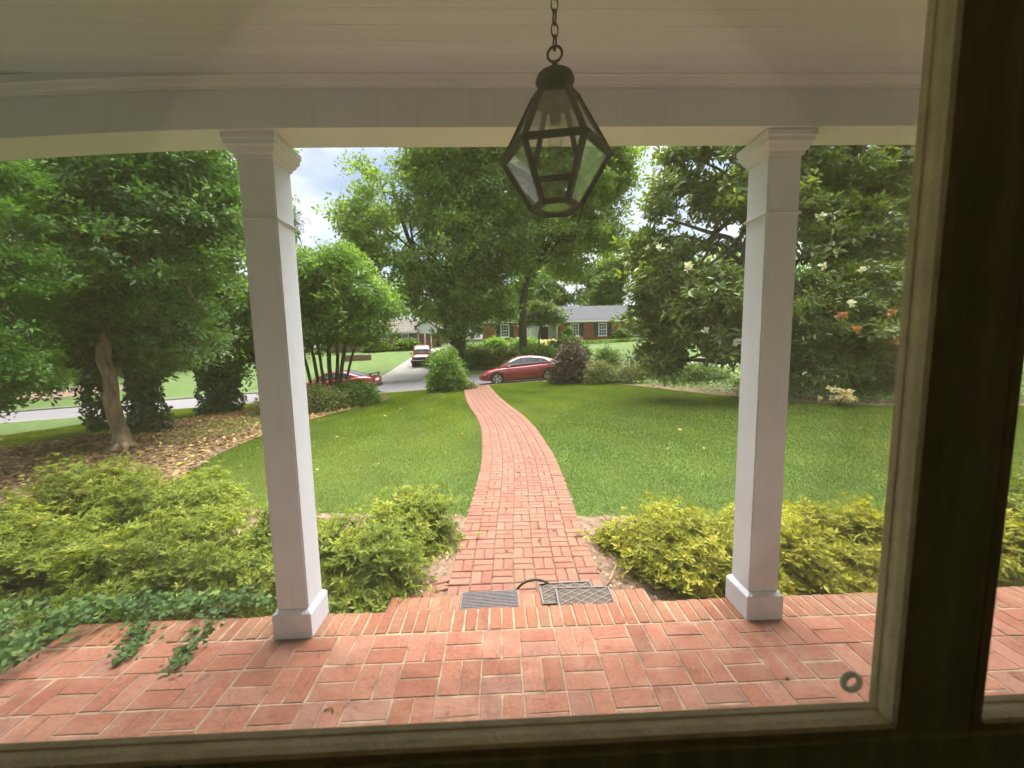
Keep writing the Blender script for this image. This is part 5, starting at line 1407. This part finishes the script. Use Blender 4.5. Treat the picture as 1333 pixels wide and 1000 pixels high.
    yo = st[:, 3].max()
    for wx in wheels:
        for s in (-1, 1):
            wl = empty('wheel', (wx, s * (yo - ww / 2 - .02), wr)); wl.parent = root; wl.rotation_euler = (rad(90) * -s, 0, 0)
            MB().lathe([(wr * .68, -ww / 2), (wr * .93, -ww / 2), (wr, -ww / 2 + .03), (wr, ww / 2 - .03), (wr * .93, ww / 2), (wr * .68, ww / 2)], 28).build('tyre', M['tyre'], wl, True)
            mb = MB().lathe([(wr * .70, ww / 2 - .012), (wr * .70, ww / 2 + .004), (wr * .62, ww / 2 + .006), (wr * .58, ww / 2 - .02)], 28).lathe([(wr * .16, ww / 2 - .02), (wr * .15, ww / 2 + .008), (.01, ww / 2 + .012)], 12)
            for k in range(5):
                t = k * 2 * math.pi / 5; c_, n_2 = np.array([math.cos(t), math.sin(t)]), np.array([-math.sin(t), math.cos(t)])
                q = [c_ * wr * .12 - n_2 * wr * .10, c_ * wr * .62 - n_2 * wr * .13, c_ * wr * .62 + n_2 * wr * .13, c_ * wr * .12 + n_2 * wr * .10]
                mb.prism([tuple(v) for v in q], 2, ww / 2 - .025, ww / 2 + .002)
            mb.build('rim', M['rim'], wl)
    # dark underside
    MB().box(wheels[0] - .3, wheels[1] + .3, -yo * .8, yo * .8, .17, .30).build('underside', M['black_trim'], root)
    # seams, handles, mirrors
    def body_y(x, z):
        a, b_, h = np.interp(x, xs_, zl), np.interp(x, xs_, zt), np.interp(x, xs_, hw_); t = (z - a) / (b_ - a)
        return h * np.interp(t, [0, .04, .18, .45, .68, .86, .955], [.55, .93, .985, 1, .985, .945, .86])
    for s in (-1, 1):
        for x in gh['doors']:
            zz = np.linspace(np.interp(x, xs_, zl) + .08, float(belt(x)), 9)
            MB().tube([(x, s * (body_y(x, z) + .001), z) for z in zz], .006, 4).build('door_seam', M['black_trim'], root)
        for x in gh['handles']:
            z = float(belt(x)) - .10
            MB().box(x - .09, x + .09, s * (body_y(x, z) + .02) - .012, s * (body_y(x, z) + .02) + .012, z - .015, z + .015, .006).build('door_handle', M[paint], root)
        mx_ = gh['mirror']; z = float(belt(mx_)) + .06
        MB().box(mx_ - .07, mx_ + .07, s * (wb + .13) - .08, s * (wb + .13) + .08, z - .06, z + .07, .025).build('wing_mirror', M[paint] if kind != 'suv' else M['black_trim'], root, True)
    return root, body_y, xs_, zl, zt, hw_

def lamp(root, by, nm, mat, pts, off=.012):
    for s in (-1, 1):
        v = [(x, s * (by(x, z) * k + off), z) for x, z, k in pts]; w_ = [(x, s * (by(x, z) * k - .05), z) for x, z, k in pts]; n = len(v)
        MB().add(v + w_, [tuple(range(n)), tuple(range(n, 2 * n))] + [(i, (i + 1) % n, n + (i + 1) % n, n + i) for i in range(n)]).build(nm, M[mat], root)

SED = [(-2.36, .45, .72, .62), (-2.30, .34, .92, .76), (-2.15, .28, 1.02, .83), (-1.85, .25, 1.05, .88), (-1.2, .22, 1.02, .91), (-.4, .20, .985, .915), (.5, .20, .955, .915), (1.0, .20, .935, .91), (1.45, .21, .88, .895), (1.9, .23, .78, .85), (2.18, .26, .68, .76), (2.32, .32, .58, .62), (2.37, .40, .52, .48)]
ghS = dict(line=[(-2.05, 1.02), (-1.75, 1.14), (-1.25, 1.33), (-.75, 1.43), (-.15, 1.465), (.30, 1.42), (.75, 1.22), (1.25, .93)], wb=.83, wt=.60,
           side=[[(-1.52, 1.08), (-1.28, 1.24), (-1.05, 1.30), (-1.05, 1.07)], [(-1.00, 1.07), (-1.00, 1.315), (-.5, 1.385), (-.18, 1.39), (-.18, 1.05)], [(-.10, 1.05), (-.10, 1.39), (.22, 1.345), (.62, 1.19), (.86, 1.02)]],
           rear=(-1.98, -1.22), front=(.34, 1.18), doors=(.95, -.14, -1.15), handles=(.10, -.95), mirror=.72)
slope = math.atan(.055)
cz = Tf(1.2, 21.5) - .098
root, by, *_ = car('parked_car', 'dark red five-door hatchback parked at the road end of the brick path', (1.22, 21.45, cz), math.pi, slope, SED, ghS, (-1.40, 1.38), .325, 'red_a', 'sedan')
lamp(root, by, 'headlight', 'lens', [(1.86, .66, 1), (2.20, .56, 1), (2.27, .50, 1), (2.05, .58, 1)])
lamp(root, by, 'tail_light', 'lens_red', [(-2.26, .88, 1), (-1.98, .97, 1), (-2.0, .90, 1), (-2.29, .80, 1)])
MB().box(2.28, 2.365, -.42, .42, .36, .50, .02).build('grille', M['black_trim'], root)

COU = [(-2.36, .45, .90, .66), (-2.30, .36, .98, .80), (-2.1, .30, 1.01, .88), (-1.7, .27, 1.03, .93), (-1.0, .24, 1.00, .94), (0, .22, .97, .93), (.8, .22, .96, .93), (1.3, .23, .94, .92), (1.9, .25, .88, .90), (2.25, .30, .80, .82), (2.36, .40, .70, .66)]
ghC = dict(line=[(-1.75, 1.00), (-1.45, 1.12), (-1.0, 1.28), (-.55, 1.37), (-.1, 1.39), (.25, 1.34), (.65, 1.17), (1.05, .95)], wb=.82, wt=.58,
           side=[[(-1.25, 1.05), (-1.0, 1.20), (-.72, 1.27), (-.66, 1.05)], [(-.58, 1.04), (-.62, 1.29), (-.1, 1.315), (.18, 1.27), (.55, 1.12), (.70, 1.01)]],
           rear=(-1.68, -.90), front=(.28, .98), doors=(.80, -.68), handles=(-.45,), mirror=.58, trim='black_trim')
cz = Tf(-9.1, 21.7) - .098
root, by, *_ = car('parked_car', 'bright red coupe with a rear spoiler parked behind the multi-stemmed tree', (-9.15, 21.7, cz), math.pi - rad(4), slope, COU, ghC, (-1.35, 1.38), .335, 'red_b', 'coupe')
lamp(root, by, 'tail_light', 'lens_red', [(-2.33, .92, .95), (-2.12, .95, 1), (-2.12, .80, 1), (-2.33, .78, .95)])
MB().box(-2.34, -2.14, -.70, .70, 1.10, 1.135, .012).box(-2.28, -2.20, -.62, -.56, .98, 1.10).box(-2.28, -2.20, .56, .62, .98, 1.10).build('spoiler', M['black_trim'], root)
MB().box(-2.385, -2.30, -.72, .72, .36, .52, .02).build('rear_bumper', M['black_trim'], root)
MB().box(-2.375, -2.33, -.26, .26, .70, .84, .005).build('number_plate', M['trim'], root)

SUV = [(-2.05, .50, .95, .70), (-1.98, .44, 1.08, .78), (-1.2, .42, 1.10, .82), (0, .42, 1.08, .83), (.8, .42, 1.06, .83), (1.3, .43, 1.03, .81), (1.8, .46, .99, .76), (1.93, .52, .95, .70), (1.97, .58, .88, .62)]
ghU = dict(line=[(-1.98, 1.06), (-1.85, 1.45), (-1.6, 1.66), (-.8, 1.72), (0, 1.72), (.25, 1.68), (.60, 1.36), (.88, 1.07)], wb=.77, wt=.62,
           side=[[(-1.72, 1.15), (-1.62, 1.55), (-.95, 1.60), (-.92, 1.15)], [(-.84, 1.15), (-.86, 1.60), (-.06, 1.61), (-.06, 1.15)], [(.02, 1.15), (.02, 1.60), (.20, 1.57), (.56, 1.15)]],
           rear=(-1.95, -1.7), front=(.28, .82), doors=(.72, -.02, -.9), handles=(.15, -.75), mirror=.55, trim='black_trim')
cz = Tf(-7.15, 34.8) + .035
root, by, *_ = car('parked_truck', 'small red off-road truck facing the road in the driveway', (-7.1, 35.6, cz), -math.pi / 2 + rad(7), math.atan(.09), SUV, ghU, (-1.15, 1.20), .36, 'red_c', 'suv', .22)
MB().box(1.93, 2.02, -.42, .42, .70, .90, .015).build('grille', M['black_trim'], root)
MB().box(1.98, 2.12, -.84, .84, .46, .62, .02).build('front_bumper', M['black_trim'], root)
for s in (-1, 1):
    MB().lathe([(.085, -.03), (.085, .02), (.05, .035)], 16).build('headlight', M['lens'], root, True)
    o = root.children[-1]; o.location = (1.985, s * .56, .82); o.rotation_euler = (0, rad(90), 0)
MB().box(1.99, 2.135, -.86, .86, .625, .70, .02).build('bumper_bar', M['chrome'], root)

# ------------------------------------------------------------------ houses across the road
def house_window(parent, x, y, z0, wd, ht, shut=True, cols=3, rows=4):
    """front faces -y; glass set back in a white frame with muntins"""
    wn = empty('window', (x, y, z0)); wn.parent = parent
    f = .09
    MB().box(-wd / 2, wd / 2, -.05, .06, 0, f).box(-wd / 2, wd / 2, -.05, .06, ht - f, ht).box(-wd / 2, -wd / 2 + f, -.05, .06, f, ht - f).box(wd / 2 - f, wd / 2, -.05, .06, f, ht - f).box(-wd / 2 - .06, wd / 2 + .06, -.10, .05, -.08, -.001).build('frame', M['trim'], wn)
    MB().box(-wd / 2 + f, wd / 2 - f, .0, .02, f, ht - f).build('pane', M['glass_dark'], wn)
    mb = MB(); iw, ih = wd - 2 * f, ht - 2 * f
    for k in range(1, cols): x_ = -iw / 2 + iw * k / cols; mb.box(x_ - .018, x_ + .018, -.02, -.001, f, ht - f)
    for k in range(1, rows): z_ = f + ih * k / rows; q = .035 if k == rows // 2 else .018; mb.box(-iw / 2, iw / 2, -.024, -.003, z_ - q, z_ + q)
    mb.build('muntins', M['trim'], wn)
    if shut:
        for s in (-1, 1):
            x0 = s * (wd / 2 + .30); mb = MB()
            mb.box(x0 - .27, x0 + .27, -.055, -.005, -.03, ht + .03)
            for k in range(12): z_ = .08 + (ht - .16) * k / 12; mb.box(x0 - .22, x0 + .22, -.068, -.056, z_, z_ + .06)
            mb.build('shutter', M['shutter'], parent).location = (x, y, z0)
    return wn

def gable_roof(parent, x0, x1, y0, y1, ze, zr, mat, over=.4, th=.14):
    ym = (y0 + y1) / 2
    pr = (zr - ze) / (ym - y0)
    lo = ze - over * pr
    MB().prism([(y0 - over, lo), (ym, zr), (y1 + over, lo), (y1 + over, lo + th), (ym, zr + th), (y0 - over, lo + th)], 0, x0 - over, x1 + over).build('roof', M[mat], parent)

# red brick ranch house on the right
HY, HZ = 46.0, 1.70
hs = empty('brick_house', (7.1, HY, HZ), 0, 'low red brick house with grey roof and dark shutters across the road', 'house')
X0, X1 = 0.0, 17.5
EV = 2.62
wins = [(1.85, 1.0, 1.5), (5.2, 1.0, 1.5), (9.4, 1.0, 1.5), (13.6, 1.0, 1.5)]
def wall_holes(x0, x1, z0, z1, holes, y, th=.3):
    mb = MB(); xs2 = sorted(holes)
    cur = x0
    for (hx, w_, zb_, h_) in xs2:
        mb.box(cur, hx - w_ / 2, y, y + th, z0, z1); mb.box(hx - w_ / 2, hx + w_ / 2, y, y + th, z0, zb_); mb.box(hx - w_ / 2, hx + w_ / 2, y, y + th, zb_ + h_, z1)
        cur = hx + w_ / 2
    mb.box(cur, x1, y, y + th, z0, z1)
    return mb
mb = wall_holes(X0, X1, -1.2, EV, [(x, w_, .72, h_) for x, w_, h_ in wins], 0)
mb.box(X0, X0 + .3, .3, 8, -1.2, EV).box(X1 - .3, X1, .3, 8, -1.2, EV).box(X0 + .3, X1 - .3, 7.7, 8, -1.2, EV)
for xx in (X0, X1 - .3): mb.prism([(0.01, EV), (7.99, EV), (4, EV + 1.75)], 0, xx, xx + .3)
mb.build('wall', M['brick_far'], hs)
MB().box(X0 - .35, X1 + .35, -.42, -.36, EV - .28, EV - .02).box(X0 - .02, X1, -.36, -.003, EV - .16, EV - .10).build('fascia', M['trim'], hs)
gable_roof(hs, X0 - 2.6, X1, 0, 8, EV + .05, EV + 1.85, 'roof_grey')
for x, w_, h_ in wins: house_window(hs, x, .05, .72, w_, h_)
# recessed entrance and its white posts
mb = wall_holes(-4.2, 0, -1.2, EV, [(-1.6, 1.0, -.9, 3.0)], 1.6); mb.build('entrance_wall', M['siding'], hs)
MB().box(-2.08, -1.12, 1.68, 1.75, -1.2, 2.05).box(-2.0, -1.7, 1.66, 1.68, 1.0, 1.7).box(-1.5, -1.2, 1.66, 1.68, 1.0, 1.7).box(-2.0, -1.7, 1.66, 1.68, -.1, .8).box(-1.5, -1.2, 1.66, 1.68, -.1, .8).build('door', M['shutter'], hs)
for x in (-.25, -3.4): MB().box(x - .09, x + .09, .02, .2, -1.2, EV - .1, .01).build('porch_post', M['trim'], hs)
# gabled wing
GX0, GX1, GF = -9.0, -4.9, -.4
mb = wall_holes(GX0, GX1, -1.3, EV - .05, [(-6.45, 1.0, .75, 1.5)], GF)
mb.box(GX0, GX0 + .3, GF + .3, 7, -1.3, EV - .05).box(GX1 - .3, GX1, GF + .3, 7, -1.3, EV - .05)
mb.build('wing_wall', M['brick_far'], hs)
house_window(hs, -6.45, GF + .05, .75, 1.0, 1.5)
gm = (GX0 + GX1) / 2
MB().prism([(GX0 + .02, EV - .04), (GX1 - .02, EV - .04), (gm, EV + 1.35)], 1, GF + .02, GF + .2).build('gable', M['siding'], hs)
MB().box(GX0 - .3, GX1 + .3, GF - .12, GF + .015, EV - .22, EV - .045).build('gable_trim', M['trim'], hs)
MB().prism([(GX0 - .45, EV - .30), (gm, EV + 1.40), (GX1 + .45, EV - .30), (GX1 + .45, EV - .14), (gm, EV + 1.56), (GX0 - .45, EV - .14)], 1, GF - .25, 7).build('wing_roof', M['roof_grey'], hs)

# brown-roofed house on the left
LX, LY, LZ = -10.6, 50.0, 1.45
h2 = empty('brick_house', (LX, LY, LZ), 0, 'brown-roofed brick house with a white gable behind the red truck', 'house')
W2 = [(-4.05, .95, 1.25), (-1.45, .95, 1.25)]
mb = wall_holes(-11, 0, -1.4, 2.0, [(x, w_, .55, h_) for x, w_, h_ in W2], 0)
mb.box(-11, -10.7, .3, 8, -1.4, 2.0).box(-.3, 0, .3, 8, -1.4, 2.0).build('wall', M['brick_brown'], h2)
for x, w_, h_ in W2: house_window(h2, x, .05, .55, w_, h_, x > -3, 2, 2)
MB().box(-11.2, .1, -.42, -.36, 1.82, 2.04).build('fascia', M['trim'], h2)
pr = MB()
pr.add([(-11.4, -.45, 2.0), (.35, -.45, 2.0), (.35, 8.4, 2.0), (-11.4, 8.4, 2.0), (-8.2, 4, 3.95), (-.9, 4, 3.95)], [(0, 1, 5, 4), (1, 2, 5), (2, 3, 4, 5), (3, 0, 4), (0, 3, 2, 1)]); pr.build('roof', M['roof_brown'], h2)
mb = MB().box(.02, 2.3, .5, .8, -1.4, 1.75).box(2.0, 2.3, .8, 8, -1.4, 1.75); mb.build('side_wall', M['brick_far'], h2)
MB().prism([(-.02, 1.76), (2.5, 1.76), (2.5, 2.5), (1.3, 3.3), (-.02, 2.6)], 1, .42, .7).build('gable', M['siding'], h2)
MB().prism([(-.3, 2.55), (1.3, 3.42), (2.75, 2.4), (2.75, 2.54), (1.3, 3.56), (-.3, 2.69)], 1, .15, 7.5).build('side_roof', M['roof_brown'], h2)
for x in (.15, 1.0, 1.8): MB().box(x - .08, x + .08, .30, .46, -1.0, 1.74, .01).build('white_post', M['trim'], h2)
MB().box(2.35, 2.9, 1.0, 1.4, -1.4, 1.9).build('dark_doorway', M['shutter'], h2)
# low brick wall left of it
bw = at(462, 462, 40)
lw = MB().box(-1.5, 1.3, -.12, .12, -.6, .6).build('wall', M['brick_brown']); lw.name = 'garden_wall'
lw.location = (bw[0], 41.0, Tf(bw[0], 41)); tag(lw, 'low red brick garden wall behind the small multi-stemmed tree', 'wall')

# lamp post by the round bush
lp = np.array([-2.62, 20.0, 0]); lp[2] = Tf(lp[0], lp[1])
lr = empty('lamp_post', tuple(lp), 0, 'grey lamp post with a pointed lantern head behind the round bush', 'lamp post')
MB().tube([(0, 0, -.1), (0, 0, 1.92)], .035, 10).build('post', M['rubber'], lr, True)
MB().lathe([(.07, 1.90), (.13, 2.14), (.135, 2.16)], 6).build('lamp_glass', M['lens'], lr)
MB().lathe([(.17, 2.161), (.13, 2.22), (.04, 2.32), (.02, 2.42)], 6).build('lamp_roof', M['rubber'], lr)
